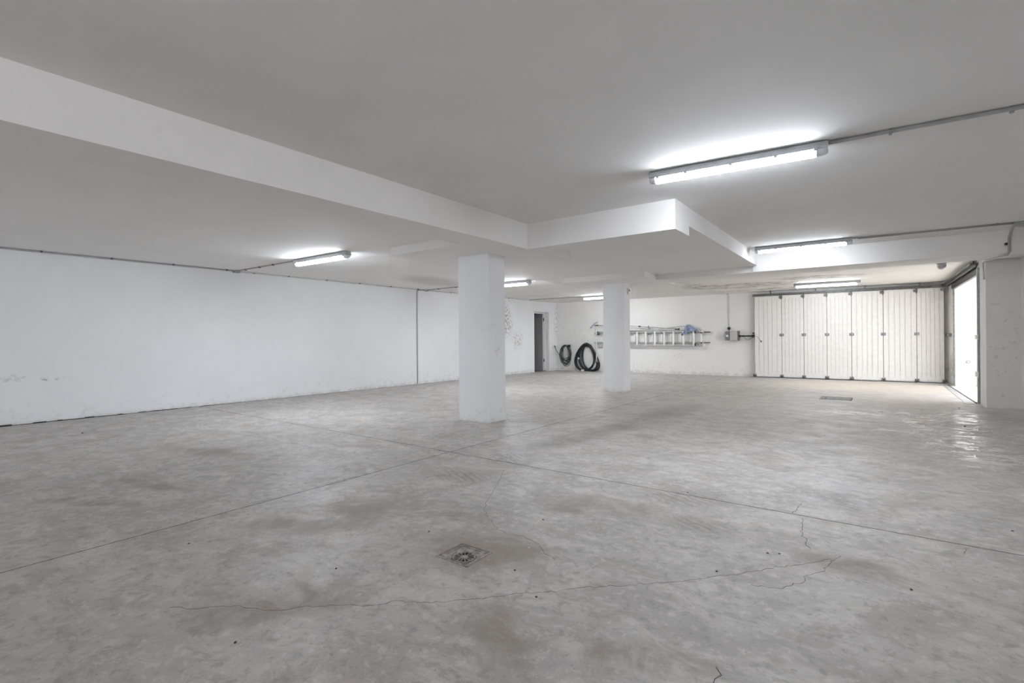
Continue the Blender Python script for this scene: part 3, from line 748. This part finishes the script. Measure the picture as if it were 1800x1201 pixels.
for i, xs_ in enumerate(seams):
    # roller carrier at the top: plate, arm and wheel
    if i > 0:
        xa = xs_ - .01
        rb = MB().box((xa - .055, YD - .012, 2.235), (xa + .03, YD + .001, 2.30)).box((xa - .008, YD - .03, 2.22), (xa + .020, YD - .010, 2.330)).box((xa - .02, YD - .045, 2.325), (xa + .05, YD - .030, 2.355))
        rb.tube([(xa + .006, YD - .034, 2.215), (xa + .006, YD - .012, 2.215)], .013, 8)
        o = rb.build('roller_carrier', M['galv_dark' if i != 7 else 'galv'], None); rel(o, gd)
    zb_ = zbot(xs_)
    gb = MB().box((xs_ - .05, YD - .010, zb_ - .004), (xs_ + .05, YD + .001, zb_ + .018))
    for s in (-1, 1): gb.box((xs_ + s * .028 - .011, YD - .03, zb_), (xs_ + s * .028 + .011, YD - .008, zb_ + .07))
    gb.tube([(xs_, YD - .018, zb_ - .02), (xs_, YD - .018, zb_ + .045)], .014, 8)
    o = gb.build('bottom_guide', M['galv_dark'], None); rel(o, gd)
# pull cord
o = MB().tube(seg_pts([(-2.80, YD - .012, 1.185), (-2.74, YD - .016, 1.14), (-2.70, YD - .014, 1.09), (-2.655, YD - .012, 1.03)], .03), .004, 6).build('pull_cord', M['cable'], None); rel(o, gd)
o = MB().tube([(-2.655, YD - .012, 1.035), (-2.640, YD - .012, 1.00)], [.012, .016], 8).build('cord_grip', M['black'], None); rel(o, gd)

# running track overhead: straight, curve, then along the opening
def track(path, w, h, name, mt, root):
    """channel section swept along a horizontal path"""
    vs, fs = [], []
    P = [Vector(p) for p in path]
    for i, p in enumerate(P):
        a = P[max(0, i - 1)]; b = P[min(len(P) - 1, i + 1)]
        t = (b - a).normalized(); s = Vector((t.y, -t.x, 0)).normalized()
        for (u_, v_) in ((-w, 0), (w, 0), (w, -h), (w * .6, -h), (w * .6, -h * .25), (-w * .6, -h * .25), (-w * .6, -h), (-w, -h)):
            vs.append(p + s * u_ + Vector((0, 0, v_)))
    n = 8
    for i in range(len(P) - 1):
        for k_ in range(n):
            l = (k_ + 1) % n
            fs.append((i * n + k_, i * n + n + k_, i * n + n + l, i * n + l))
    fs.append(tuple(range(n))); fs.append(tuple((len(P) - 1) * n + k_ for k_ in range(n - 1, -1, -1)))
    o = MB().add(vs, fs).build(name, mt, None); rel(o, root); return o
def lpath(y0, xe, r, z, yend, xs0=-2.87):
    p = [(xs0, y0, z), (xe - r, y0, z)]
    for k_ in range(1, 9):
        a = k_ / 8 * PI / 2
        p.append((xe - r + math.sin(a) * r, y0 - (1 - math.cos(a)) * r, z))
    p.append((xe, yend, z)); return p
tk = empty('door_track', 'galvanised overhead track of the garage door, turning at the corner', 'track', (-.7, YD, 2.37))
track(lpath(YD + .005, 1.395, .30, 2.385, 11.30), .030, .058, 'rail', M['galv_dark'], tk)
track(lpath(YD - .065, 1.325, .26, 2.392, 11.36, -.6), .014, .024, 'guide_rail', M['galv_dark'], tk)
track([(-2.87, YD + .07, 2.37), (-2.87 + 4.2, YD + .07, 2.37)], .012, .03, 'wall_angle', M['galv'], tk)
for x in (-2.4, -1.3, -.2, .9):
    o = MB().box((x - .012, YD - .02, 2.372), (x + .012, YD + .03, ZL)).build('hanger', M['galv_dark'], None); rel(o, tk)
for y in (14.6, 13.6, 12.6, 11.7):
    o = MB().box((1.385, y - .012, 2.374), (1.405, y + .012, ZL)).build('hanger', M['galv_dark'], None); rel(o, tk)
# header seal over the opening
hs = empty('door_frame_seal', 'dark rubber seal and steel frame around the garage opening', 'door frame', (OX, 13.2, 0))
o = MB().box((OX - .055, OY0 - .02, 2.225), (OX - .001, OY1 + .02, 2.31)).build('header_seal', M['black'], None); rel(o, hs)
o = MB().box((OX - .045, OY0 + .0, 2.205), (OX - .002, OY1 + .0, 2.234)).build('header_frame', M['galv_dark'], None); rel(o, hs)
o = MB().box((OX - .030, OY1 - .015, .03), (OX - .001, OY1 + .02, 2.234)).build('side_seal', M['galv_dark'], None); rel(o, hs)
o = MB().box((OX - .05, OY0 - .005, .03), (OX + .0, OY0 + .04, 2.234)).build('side_seal', M['black'], None); rel(o, hs)
o = MB().box((1.398, 11.20, .03), (1.408, 11.44, 2.30)).box((1.385, 11.25, .03), (1.408, 11.28, 2.30)).build('jamb_post', M['galv'], None); rel(o, hs)
for z in (1.135, .51):
    mb = MB().box((1.372, 11.16, z - .04), (1.386, 11.45, z + .04)).box((1.360, 11.20, z - .025), (1.373, 11.27, z - .01)).box((1.360, 11.20, z + .01), (1.373, 11.27, z + .025))
    o = mb.build('latch_plate', M['alu'], None); rel(o, hs)
# far latch next to the folded door
lt = empty('door_stop', 'steel latch bracket between the folded door and the opening', 'latch', (1.38, 15.68, 1.16))
o = MB().box((1.355, 15.66, 1.13), (1.44, 15.675, 1.20)).build('latch_arm', M['galv_dark'], None); rel(o, lt)
o = MB().box((1.41, 15.40, 1.125), (1.452, 15.66, 1.205)).build('latch_plate', M['galv'], None); rel(o, lt)
o = MB().box((1.395, 15.62, 1.14), (1.425, 15.655, 1.19)).build('latch_block', M['alu'], None); rel(o, lt)
# floor guide along the folded door, and threshold plates
fg = MB()
fg.prism([(-2.95, YD - .055), (1.30, YD - .055), (1.30, YD - .015), (-2.95, YD - .015)], lambda x, y: zf(x, y), lambda x, y: zf(x, y) + .010)
fg.prism([(-2.95, YD + .0), (1.30, YD + .0), (1.30, YD + .05), (-2.95, YD + .05)], lambda x, y: zf(x, y), lambda x, y: zf(x, y) + .012)
ft = empty('floor_track', 'low steel floor track under the folded garage door', 'track', (-.8, YD, 0))
o = fg.build('rail', M['galv'], None); rel(o, ft)
o = MB().prism([(-2.95, YD - .015), (1.30, YD - .015), (1.30, YD + .0), (-2.95, YD + .0)], lambda x, y: zf(x, y), lambda x, y: zf(x, y) + .003).build('track_slot', M['pit'], None); rel(o, ft)
th = empty('threshold', 'worn steel threshold strips across the garage opening', 'threshold', (1.35, 13.2, 0))
o = MB().prism([(1.22, 11.05), (1.36, 11.22), (1.36, 15.1), (1.27, 15.3)], lambda x, y: zf(x, y), lambda x, y: zf(x, y) + .005).build('plate', M['steel_plate'], None); rel(o, th)
o = MB().prism([(1.362, 11.30), (1.378, 11.30), (1.378, 15.3), (1.362, 15.3)], lambda x, y: zf(x, y), lambda x, y: zf(x, y) + .010).build('groove', M['pit'], None); rel(o, th)
o = MB().prism([(1.38, 11.475), (1.60, 11.475), (1.60, 14.95), (1.38, 14.95)], lambda x, y: zf(x, y), lambda x, y: zf(x, y) + .007).build('sill', M['ext_ground'], None); rel(o, th)

# ================================================================== OPENER
YW = YF
op = empty('door_opener', 'beige garage door opener motor on the far wall', 'door opener', (-3.42, YW, 1.19))
o = MB().box((-3.50, YW - .21, 1.045), (-3.265, YW - .015, 1.325), .018).build('cover', M['opener_cover'], None); rel(o, op)
o = MB().box((-3.63, YW - .20, 1.05), (-3.502, YW - .015, 1.32), .012).build('control_panel', M['opener_dark'], None); rel(o, op)
o = MB().box((-3.60, YW - .206, 1.15), (-3.535, YW - .199, 1.215)).build('label_plate', M['label_white'], None); rel(o, op)
o = MB().box((-3.268, YW - .215, 1.04), (-3.25, YW - .02, 1.33)).build('end_plate', M['galv_dark'], None); rel(o, op)
mb = MB().box((-3.25, YW - .165, 1.155), (-2.86, YW - .115, 1.195)); mb.box((-3.25, YW - .175, 1.145), (-3.20, YW - .105, 1.205)).box((-3.16, YW - .17, 1.150), (-3.12, YW - .11, 1.200))
o = mb.build('drive_rail', M['black'], None); rel(o, op)
o = MB().box((-2.89, YW - .19, 1.13), (-2.83, YW - .10, 1.215)).tube([(-2.855, YW - .20, 1.255), (-2.855, YW - .12, 1.255)], .022, 10).tube([(-2.855, YW - .20, 1.155), (-2.855, YW - .12, 1.155)], .026, 10).build('rail_bracket', M['black'], None); rel(o, op)
arc = [(-3.50 + .0, YW - .1, 1.32)] + [(-3.575 - .10 * math.sin(t / 10 * PI), YW - .1, 1.325 - .26 * t / 10) for t in range(11)]
o = MB().tube(arc[1:], .005, 6).build('cable_loop', M['cable'], None); rel(o, op)
arc = [(-3.12 + .23 * t / 10, YW - .14, 1.15 - .085 * math.sin(t / 10 * PI)) for t in range(11)]
o = MB().tube(arc, .005, 6).build('cable_loop', M['cable'], None); rel(o, op)
o = MB().tube([(-3.555, YW - .001, 1.41), (-3.555, YW - .05, 1.41)], [.045, .038], 14).build('push_button', M['black']); tag(o, 'round black socket at the foot of the conduit above the opener', 'socket')
o2 = MB().tube([(-3.555, YW - .03, 1.37), (-3.555, YW - .03, 1.33)], .010, 8).build('cable_tail', M['cable'], o)

# ================================================================== LADDER (extension ladder hung sideways on the far wall)
YL = YW - .10
ld = empty('extension_ladder', 'aluminium extension ladder hung sideways on the far wall', 'ladder', (-6.2, YL, 1.1))
def rail(x0, x1, z0, z1, y0, y1, mt='alu_rail', name='rail'):
    mb = MB().box((x0, y0, z0), (x1, y0 + .006, z1)).box((x0, y0, z0), (x1, y1, z0 + .007)).box((x0, y0, z1 - .007), (x1, y1, z1))
    o = mb.build(name, M[mt], None); rel(o, ld)
# front ladder (wide)
rail(-7.85, -4.33, 1.300, 1.362, YL - .05, YL - .025, name='front_rail'); rail(-7.85, -4.29, .868, .935, YL - .05, YL - .025, name='front_rail')
for x, z in ((-4.33, 1.331), (-4.29, .90)):
    o = MB().prism([(x, YL - .05), (x + .07, YL - .045), (x + .07, YL - .03), (x, YL - .025)], z - .03, z + .022).build('rail_tip', M['alu_white'], None); rel(o, ld)
# rear ladder (narrow), slid out to the right
rail(-8.03, -4.10, 1.285, 1.318, YL + .0, YL + .03, name='rear_rail'); rail(-8.03, -4.10, .962, .995, YL + .0, YL + .03, name='rear_rail')
for z in (1.301, .978):
    o = MB().box((-4.25, YL - .003, z - .014), (-4.08, YL + .03, z + .014)).build('rail_end', M['foot_brown'], None); rel(o, ld)
xf = [-7.64, -7.335, -7.03, -6.735, -6.427, -6.125, -5.816, -5.505, -5.205, -4.886, -4.572]
for x in xf:
    o = MB().box((x - .030, YL - .052, .885), (x + .030, YL - .012, 1.345), .008).build('rung', M['alu_white'], None); rel(o, ld)
for x in xf:
    x += .215
    o = MB().box((x - .024, YL + .002, .975), (x + .024, YL + .03, 1.305), .006).build('rung', M['alu_white'], None); rel(o, ld)
for z in (1.315, .915):
    mb = MB().box((-4.535, YL - .062, z - .045), (-4.495, YL - .04, z + .045)).box((-4.445, YL - .06, z - .02), (-4.42, YL - .045, z + .01))
    o = mb.build('guide_hook', M['black'], None); rel(o, ld)
for z in (1.290, .965):
    o = MB().box((-4.36, YL - .014, z - .02), (-4.325, YL + .0, z + .02)).build('stop_bolt', M['black'], None); rel(o, ld)
o = MB().box((-6.05, YL - .05, 1.24), (-5.93, YL - .02, 1.262)).build('stop_bolt', M['clip'], None); rel(o, ld)
o = MB().box((-5.42, YL - .045, .93), (-5.40, YL - .02, .96)).build('stop_bolt', M['clip'], None); rel(o, ld)
for x in (-7.4, -5.6, -4.75):
    o = MB().box((x - .012, YL - .02, 1.27), (x + .012, YW, 1.285)).box((x - .012, YL - .075, 1.27), (x + .012, YL - .066, 1.32)).box((x - .012, YL - .07, 1.27), (x + .012, YL - .02, 1.279)).build('wall_hook', M['galv_dark'], None); rel(o, ld)
for z in (1.345, 1.275):
    o = MB().box((-7.90, YL - .05, z - .02), (-7.82, YL, z + .02)).build('rail_foot', M['black'], None); rel(o, ld)

# squeegee / telescopic poles and cloth lying on the ladder
p1 = empty('long_pole', 'thin aluminium pole resting along the top of the ladder', 'pole', (-6.7, YL - .06, 1.5))
o = MB().tube([(-7.86, YL - .055, 1.575), (-6.70, YL - .06, 1.552), (-5.15, YL - .07, 1.415)], .013, 8).build('shaft', M['pole'], None); rel(o, p1)
o = MB().tube([(-6.36, YL - .062, 1.523), (-6.29, YL - .062, 1.517)], .021, 8).build('collar', M['black'], None); rel(o, p1)
mb = MB().box((-6.11, YL - .085, 1.478), (-5.99, YL - .05, 1.502)).box((-6.03, YL - .085, 1.43), (-6.0, YL - .06, 1.54)).box((-6.0, YL - .085, 1.42), (-5.955, YL - .06, 1.47))
o = mb.build('pole_clip', M['clip_grey'], None); rel(o, p1)
p2 = empty('mop_pole', 'second thin pole slanting up to the blue cloth', 'pole', (-5.5, YL - .09, 1.45))
o = MB().tube([(-6.9, YL - .100, 1.372), (-5.75, YL - .105, 1.40), (-4.82, YL - .108, 1.508)], .013, 8).build('shaft', M['pole'], None); rel(o, p2)
mb = MB().box((-5.13, YL - .12, 1.385), (-5.06, YL - .08, 1.425)).box((-5.045, YL - .12, 1.382), (-4.99, YL - .08, 1.42)).box((-5.02, YL - .115, 1.42), (-4.985, YL - .085, 1.435))
o = mb.build('pole_clip', M['black'], None); rel(o, p2)
# folded cloth: draped wedge with creases
def sheet(poly, y, th, name, mt, root, bulge=.03, seed=1):
    rnd = random.Random(seed)
    cxp = sum(p[0] for p in poly) / len(poly); czp = sum(p[1] for p in poly) / len(poly)
    pts = []
    for (a, b) in zip(poly, poly[1:] + poly[:1]):
        for k_ in range(3): pts.append((a[0] + (b[0] - a[0]) * k_ / 3 + rnd.uniform(-.004, .004), a[1] + (b[1] - a[1]) * k_ / 3 + rnd.uniform(-.004, .004)))
    n = len(pts); vs, fs = [], []
    for s, t_ in ((1.0, 0), (.66, .6), (.33, .9)):
        for (x, z) in pts: vs.append((cxp + (x - cxp) * s, y - bulge * t_ + rnd.uniform(-.010, .010) * (s < 1), czp + (z - czp) * s))
    vs.append((cxp, y - bulge, czp))
    for r_ in range(2):
        for i in range(n): fs.append((r_ * n + i, r_ * n + (i + 1) % n, (r_ + 1) * n + (i + 1) % n, (r_ + 1) * n + i))
    for i in range(n): fs.append((2 * n + i, 2 * n + (i + 1) % n, 3 * n))
    o_ = len(vs)
    for (x, z) in pts: vs.append((x, y + th, z))
    for i in range(n): fs.append((i, o_ + i, o_ + (i + 1) % n, (i + 1) % n))
    fs.append(tuple(range(o_, o_ + n)))
    o = MB().add(vs, fs).build(name, mt, None); rel(o, root); return o
bc = empty('blue_cloth', 'crumpled pale blue cloth draped over the right end of the ladder', 'cloth', (-4.7, YL - .09, 1.35))
sheet([(-4.79, 1.515), (-4.74, 1.55), (-4.66, 1.545), (-4.50, 1.43), (-4.42, 1.375), (-4.52, 1.335), (-4.64, 1.335), (-4.70, 1.40)], YL - .10, .012, 'fold', M['blue_cloth'], bc, seed=3)
sheet([(-4.80, 1.51), (-4.74, 1.47), (-4.68, 1.36), (-4.66, 1.31), (-4.76, 1.29), (-4.84, 1.40)], YL - .112, .012, 'fold', M['blue_cloth'], bc, seed=4)
sheet([(-4.84, 1.38), (-4.74, 1.33), (-4.80, 1.235), (-4.91, 1.205), (-4.94, 1.245), (-4.86, 1.30)], YL - .118, .012, 'fold', M['blue_cloth'], bc, seed=5)
o = MB().tube([(-4.90, YL - .135, 1.222), (-4.90, YL - .12, 1.222)], .018, 8).build('button', M['black'], None); rel(o, bc)
# mop head at the left end and the hanging white pole
mp = empty('flat_mop', 'pale blue flat mop head sticking up at the left end of the ladder', 'mop', (-8.0, YL - .06, 1.55))
mb = MB().tube([(-8.13, YL - .07, 1.515), (-8.09, YL - .07, 1.56), (-8.00, YL - .07, 1.635), (-7.90, YL - .07, 1.695), (-7.86, YL - .07, 1.705)], [.020, .022, .020, .020, .016], 10)
o = mb.build('pad', M['blue_plastic'], None); rel(o, mp)
o = MB().tube([(-8.135, YL - .07, 1.525), (-8.125, YL - .07, 1.495)], .022, 8).build('end_knob', M['clip'], None); rel(o, mp)
wp = empty('hanging_pole', 'white telescopic pole hanging upright beside the coiled hose', 'pole', (-7.91, YL - .08, .45))
o = MB().tube([(-7.915, YL - .085, 1.57), (-7.91, YL - .085, .56)], .019, 10).build('upper_tube', M['pole_white'], None); rel(o, wp)
o = MB().tube([(-7.91, YL - .085, .56), (-7.905, YL - .085, .30)], .014, 10).build('lower_tube', M['pole_white'], None); rel(o, wp)
o = MB().tube([(-7.98, YL - .085, 1.575), (-7.84, YL - .085, 1.585)], [.016, .024], 8).build('hook', M['foot_brown'], None); rel(o, wp)
mb = MB().tube([(-7.955, YL - .085, .615), (-7.90, YL - .085, .605)], .018, 8).tube([(-7.93, YL - .085, 1.245), (-7.90, YL - .085, 1.25)], .020, 8)
o = mb.build('twist_lock', M['foot_brown'], None); rel(o, wp)
o = MB().tube([(-7.93, YL - .09, .265), (-7.86, YL - .09, .30)], .024, 8).build('pole_tip', M['foot_brown'], None); rel(o, wp)

# ================================================================== COILS
YC = YW - .05
hc = empty('hose_coil', 'thick black hose coiled upright against the far wall', 'hose', (-8.38, YC, zf(-8.4, YC)))
z0h = zf(-8.4, YC)
def egg(cx, cz, w_, h_, y, ph, k=.28, sk=0.0, n=40, wob=.0):
    pts = []
    for i in range(n):
        a = 2 * PI * i / n
        s_ = math.sin(a); c_ = math.cos(a)
        hw = w_ * (1 - k * (s_ * .5 + .5))       # narrower at the top
        pts.append((cx + c_ * hw + sk * s_ + wob * math.sin(3 * a + ph), y + .012 * math.sin(a * 2 + ph), cz + s_ * h_ + wob * .6 * math.cos(4 * a + ph)))
    return pts
R_ = .026
bz = z0h + R_
loops = [(-8.44, .48, .485, .000, 1.0), (-8.43, .46, .475, -.05, 2.0), (-8.42, .43, .470, .02, 3.1), (-8.31, .46, .485, -.02, 4.0), (-8.28, .44, .47, -.065, .4), (-8.27, .33, .455, .01, 2.6), (-8.22, .40, .44, -.035, 5.0)]
for (cx0, w_, h_, dy, ph) in loops:
    pts = [(x, y_, max(z_, bz)) for x, y_, z_ in egg(cx0, bz + h_, w_, h_, YC - .01 + dy * .6, ph, k=.42, sk=(-8.37 - cx0) * .9, wob=.004)]
    o = MB().tube(pts, R_, 8, closed=True).build('coil', M['rubber'], None); rel(o, hc)
o = MB().tube(seg_pts([(-8.02, YC - .06, .42), (-7.93, YC - .07, .36), (-7.86, YC - .075, .30)], .05), .018, 8).build('coupling', M['foot_brown'], None); rel(o, hc)
for a in (-.35, 0.0, .4):
    o = MB().tube([(-8.37 + a * .4 - .03, YC - .012, .935 - abs(a) * .20), (-8.37 + a * .4 + .03, YC - .012, .937 - abs(a) * .20)], .040, 10).build('tape_band', M['black'], None); rel(o, hc)
o = MB().box((-8.54, YC - .125, z0h + .002), (-8.42, YC - .085, z0h + .06), .006).build('tape_tag', M['label_white'], None); rel(o, hc)
mb = MB().tube([(-8.655, YC - .12, .405), (-8.645, YC - .08, .405)], .034, 12)
o = mb.build('round_tag', M['label_white'], None); rel(o, hc)

cc = empty('cable_coil', 'thin dark cable coiled and hung on the far wall near the corner', 'cable', (-9.2, YC, .5))
rc = random.Random(5)
for i in range(9):
    w_ = .205 + rc.uniform(-.045, .045); h_ = .30 + rc.uniform(-.03, .05) + (.05 if i > 6 else 0)
    cx0 = -9.21 + rc.uniform(-.035, .035)
    top = .895 - rc.uniform(0, .03)
    pts = egg(cx0, top - h_, w_, h_, YC - .02 - i * .008, rc.uniform(0, 6), k=.10, sk=rc.uniform(-.03, .03), wob=.006)
    o = MB().tube(pts, .0105, 6, closed=True).build('coil', M['cable'], None); rel(o, cc)
# crossing turns in the lower half
for i in range(3):
    z_ = .36 + i * .05
    pts = [(-9.40 + .37 * t / 12, YC - .085 - .01 * i, z_ - .06 * math.sin(t / 12 * PI) + (.04 - .02 * i) * t / 12) for t in range(13)]
    o = MB().tube(pts, .0105, 6).build('coil', M['cable'], None); rel(o, cc)
pts = [(-9.36, YC - .08, .30), (-9.33, YC - .08, .22), (-9.27, YC - .08, .135), (-9.18, YC - .08, .095), (-9.10, YC - .08, .11), (-9.02, YC - .08, .18), (-8.985, YC - .08, .28), (-8.97, YC - .07, .45), (-8.96, YC - .05, .62)]
o = MB().tube(seg_pts(pts, .05), .009, 6).build('loose_loop', M['cable'], None); rel(o, cc)
tail = [(-9.34, YC - .08, .40), (-9.42, YC - .09, .49), (-9.50, YC - .10, .58), (-9.57, YC - .12, .70), (-9.60, YC - .14, .80), (-9.61, YC - .16, .85)]
o = MB().tube(seg_pts(tail, .05), .010, 6).build('tail', M['cable'], None); rel(o, cc)
o = MB().tube([(-9.595, YC - .135, .77), (-9.61, YC - .16, .86)], [.012, .018], 8).build('plug', M['black'], None); rel(o, cc)
o = MB().box((-9.10, YC - .085, .80), (-9.02, YC - .02, .90)).build('tie', M['black'], None); rel(o, cc)
o = MB().tube(seg_pts([(-9.61, YC - .16, .86), (-9.63, YC - .2, .90), (-9.636, YC - .3, .78), (-9.630, YC - .22, .50)], .05), .004, 6).build('string', M['conduit_white'], None); rel(o, cc)
o = MB().tube([(-9.20, YW - .002, .86), (-9.20, YC - .1, .862)], .010, 8).build('wall_peg', M['galv_dark'], None); rel(o, cc)
# peg for the hose
o = MB().tube([(-8.37, YW - .002, .93), (-8.37, YC - .08, .935)], .012, 8).build('wall_peg', M['galv_dark'], None); rel(o, hc)

# ================================================================== DRAINS
dx, dy_ = -1.745, 1.9275
dz = zf(dx, dy_)
dn_ = empty('floor_drain', 'square floor drain with a round slotted grate in the near floor', 'drain', (dx, dy_, dz))
def tilt(x, y): return zf(x, y)
A, B = .106, .082
fr = MB()
outer = [(dx - A, dy_ - A + .003), (dx + A, dy_ - A + .003), (dx + A, dy_ + A - .005), (dx - A, dy_ + A - .005)]
cdx, cdy = dx + .010, dy_ - .014
nn = 32
# frame plate with round hole
vs, fs = [], []
for i in range(nn):
    a = 2 * PI * i / nn + PI / 4
    c_, s_ = math.cos(a), math.sin(a)
    m_ = .088 / max(abs(c_), abs(s_))
    p = (dx + c_ * m_, dy_ + s_ * m_ * .97)
    q = (cdx + c_ * .0655, cdy + s_ * .0655)
    vs += [(p[0], p[1], tilt(*p) - .006), (q[0], q[1], tilt(*q) - .006), (q[0], q[1], tilt(*q) - .022)]
for i in range(nn):
    j = (i + 1) % nn
    fs += [(3 * i, 3 * j, 3 * j + 1, 3 * i + 1), (3 * i + 1, 3 * j + 1, 3 * j + 2, 3 * i + 2)]
o = MB().add(vs, fs).build('frame', M['frame_rust'], None); rel(o, dn_)
rim = MB()
for (x0, x1, y0, y1, h) in ((dx - .104, dx + .104, dy_ - .100, dy_ - .088, .001), (dx - .104, dx + .104, dy_ + .088, dy_ + .099, -.004), (dx - .104, dx - .090, dy_ - .1, dy_ + .1, -.004), (dx + .090, dx + .104, dy_ - .1, dy_ + .1, .001)):
    rim.prism([(x0, y0), (x1, y0), (x1, y1), (x0, y1)], lambda x, y: zf(x, y) - .012, lambda x, y, h=h: zf(x, y) + h)
o = rim.build('outer_frame', M['frame_rust'], None); rel(o, dn_)
o = MB().prism([(dx - .107, dy_ - .102), (dx + .107, dy_ - .102), (dx + .107, dy_ + .102), (dx - .107, dy_ + .102)], lambda x, y: zf(x, y) - .0118, lambda x, y: zf(x, y) - .0105).build('pit', M['pit'], None); rel(o, dn_)
# grate: rim ring, 13 tapering bars, hub
gr = MB()
def ringm(r0, r1, zt):
    vs, fs = [], []
    for i in range(nn):
        a = 2 * PI * i / nn
        for r in (r0, r1):
            x, y = cdx + math.cos(a) * r, cdy + math.sin(a) * r
            vs += [(x, y, zf(x, y) + zt), (x, y, zf(x, y) - .010)]
    for i in range(nn):
        j = (i + 1) % nn
        fs += [(4 * i, 4 * j, 4 * j + 2, 4 * i + 2), (4 * i + 2, 4 * j + 2, 4 * j + 3, 4 * i + 3), (4 * i, 4 * i + 1, 4 * j + 1, 4 * j)]
    gr.add(vs, fs)
ringm(.0535, .0615, -.0035)
NB = 13
for i in range(NB):
    a = 2 * PI * (i + .5) / NB
    c_, s_ = math.cos(a), math.sin(a)
    r0, r1, h0_, h1_ = .018, .054, .0019, .0036
    pg = [(cdx + c_ * r0 - s_ * h0_, cdy + s_ * r0 + c_ * h0_), (cdx + c_ * r0 + s_ * h0_, cdy + s_ * r0 - c_ * h0_), (cdx + c_ * r1 + s_ * h1_, cdy + s_ * r1 - c_ * h1_), (cdx + c_ * r1 - s_ * h1_, cdy + s_ * r1 + c_ * h1_)]
    gr.prism(pg, lambda x, y: zf(x, y) - .010, lambda x, y: zf(x, y) - .0035)
hub = [(cdx + math.cos(2 * PI * i / 20) * .0205, cdy + math.sin(2 * PI * i / 20) * .0205) for i in range(20)]
gr.prism(hub, lambda x, y: zf(x, y) - .010, lambda x, y: zf(x, y) - .0032)
o = gr.build('grate', M['iron'], None); rel(o, dn_)
o = MB().tube([(dx + .062, dy_ - .078, dz - .004), (dx + .062, dy_ - .078, dz + .002)], .008, 8).build('fixing_screw', M['iron'], None); rel(o, dn_)

# flat grate in front of the garage door
g2 = empty('channel_grate', 'rectangular steel grate set in the floor before the garage door', 'grate', (-.58, 10.92, zf(-.58, 10.92)))
gx0, gx1, gy0, gy1 = -.835, -.338, 10.67, 11.165
o = MB().prism([(gx0, gy0), (gx1, gy0), (gx1, gy1), (gx0, gy1)], lambda x, y: zf(x, y), lambda x, y: zf(x, y) + .002).build('pit', M['pit'], None); rel(o, g2)
nb = 15
for i in range(nb):
    xa = gx0 + (gx1 - gx0) * i / nb; xb2 = gx0 + (gx1 - gx0) * (i + 1) / nb
    gapw = .012 if i in (2, 14) else .004
    o = MB().prism([(xa + .001, gy0), (xb2 - gapw, gy0), (xb2 - gapw, gy1), (xa + .001, gy1)], lambda x, y: zf(x, y) + .001, lambda x, y: zf(x, y) + .006).build('grate_bar', M['galv_dark'], None); rel(o, g2)

# ================================================================== small debris on the floor
spots = [(-3.103, 1.137), (-2.157, 1.439), (-8.037, 1.763), (-1.937, 0.862), (-0.459, 2.859), (-0.408, 2.887), (-0.622, 2.494), (-1.111, 3.66), (-1.679, 2.589), (-1.2, 1.79), (-2.125, 2.038), (-1.424, 1.938), (0.124, 2.813), (0.633, 3.997), (0.902, 8.329), (1.062, 10.405)]
whites = [(-1.519, 2.196), (-1.602, 1.95), (-1.962, 2.10), (-1.35, 2.0)]
where = ['near the left floor joint', 'in the brown stained patch left of the drain', 'by the left wall foot', 'in the pitted near floor', 'right of the drain, first of two together', 'right of the drain, second of two together', 'below the pair right of the drain',
         'on the tyre mark beside the long joint', 'on a small dark smudge behind the drain', 'between the drain and the long crack', 'just left of the drain', 'on the stain right of the drain', 'far right on the near slab', 'right past the joint', 'on the glossy damp floor', 'by the threshold end']
def pebble(x, y, r, mt, lab, grp, seed):
    rn = random.Random(seed); vs = []
    for i, (zz, rr) in enumerate(((0, .9), (.45, 1.0), (.8, .55))):
        for k_ in range(6):
            a = k_ * PI / 3 + rn.uniform(-.2, .2); q = r * rr * rn.uniform(.75, 1.15)
            vs.append((math.cos(a) * q * 1.4, math.sin(a) * q, r * zz))
    fs = [tuple(range(5, -1, -1)), tuple(range(12, 18))] + [(l * 6 + k_, l * 6 + (k_ + 1) % 6, l * 6 + 6 + (k_ + 1) % 6, l * 6 + 6 + k_) for l in (0, 1) for k_ in range(6)]
    o = MB().add(vs, fs).build('grit', mt); o.location = (x, y, zf(x, y) - .0005); o.rotation_euler = (0, 0, rn.uniform(0, 3)); tag(o, lab, 'grit', grp)
for i, (x, y) in enumerate(spots):
    pebble(x, y, .0055 if i not in (2, 14, 15) else .012, M['debris'], 'dark crumb of grit ' + where[i], 'dark crumbs on the floor', i)
for i, (x, y) in enumerate(whites):
    pebble(x, y, .0026 if i else .004, M['debris_pale'], 'white paint chip ' + ('just right of the floor drain' , 'on the stain above the drain corner', 'left behind the floor drain', 'at the right edge of the drain stain')[i], 'white chips by the drain', 50 + i)
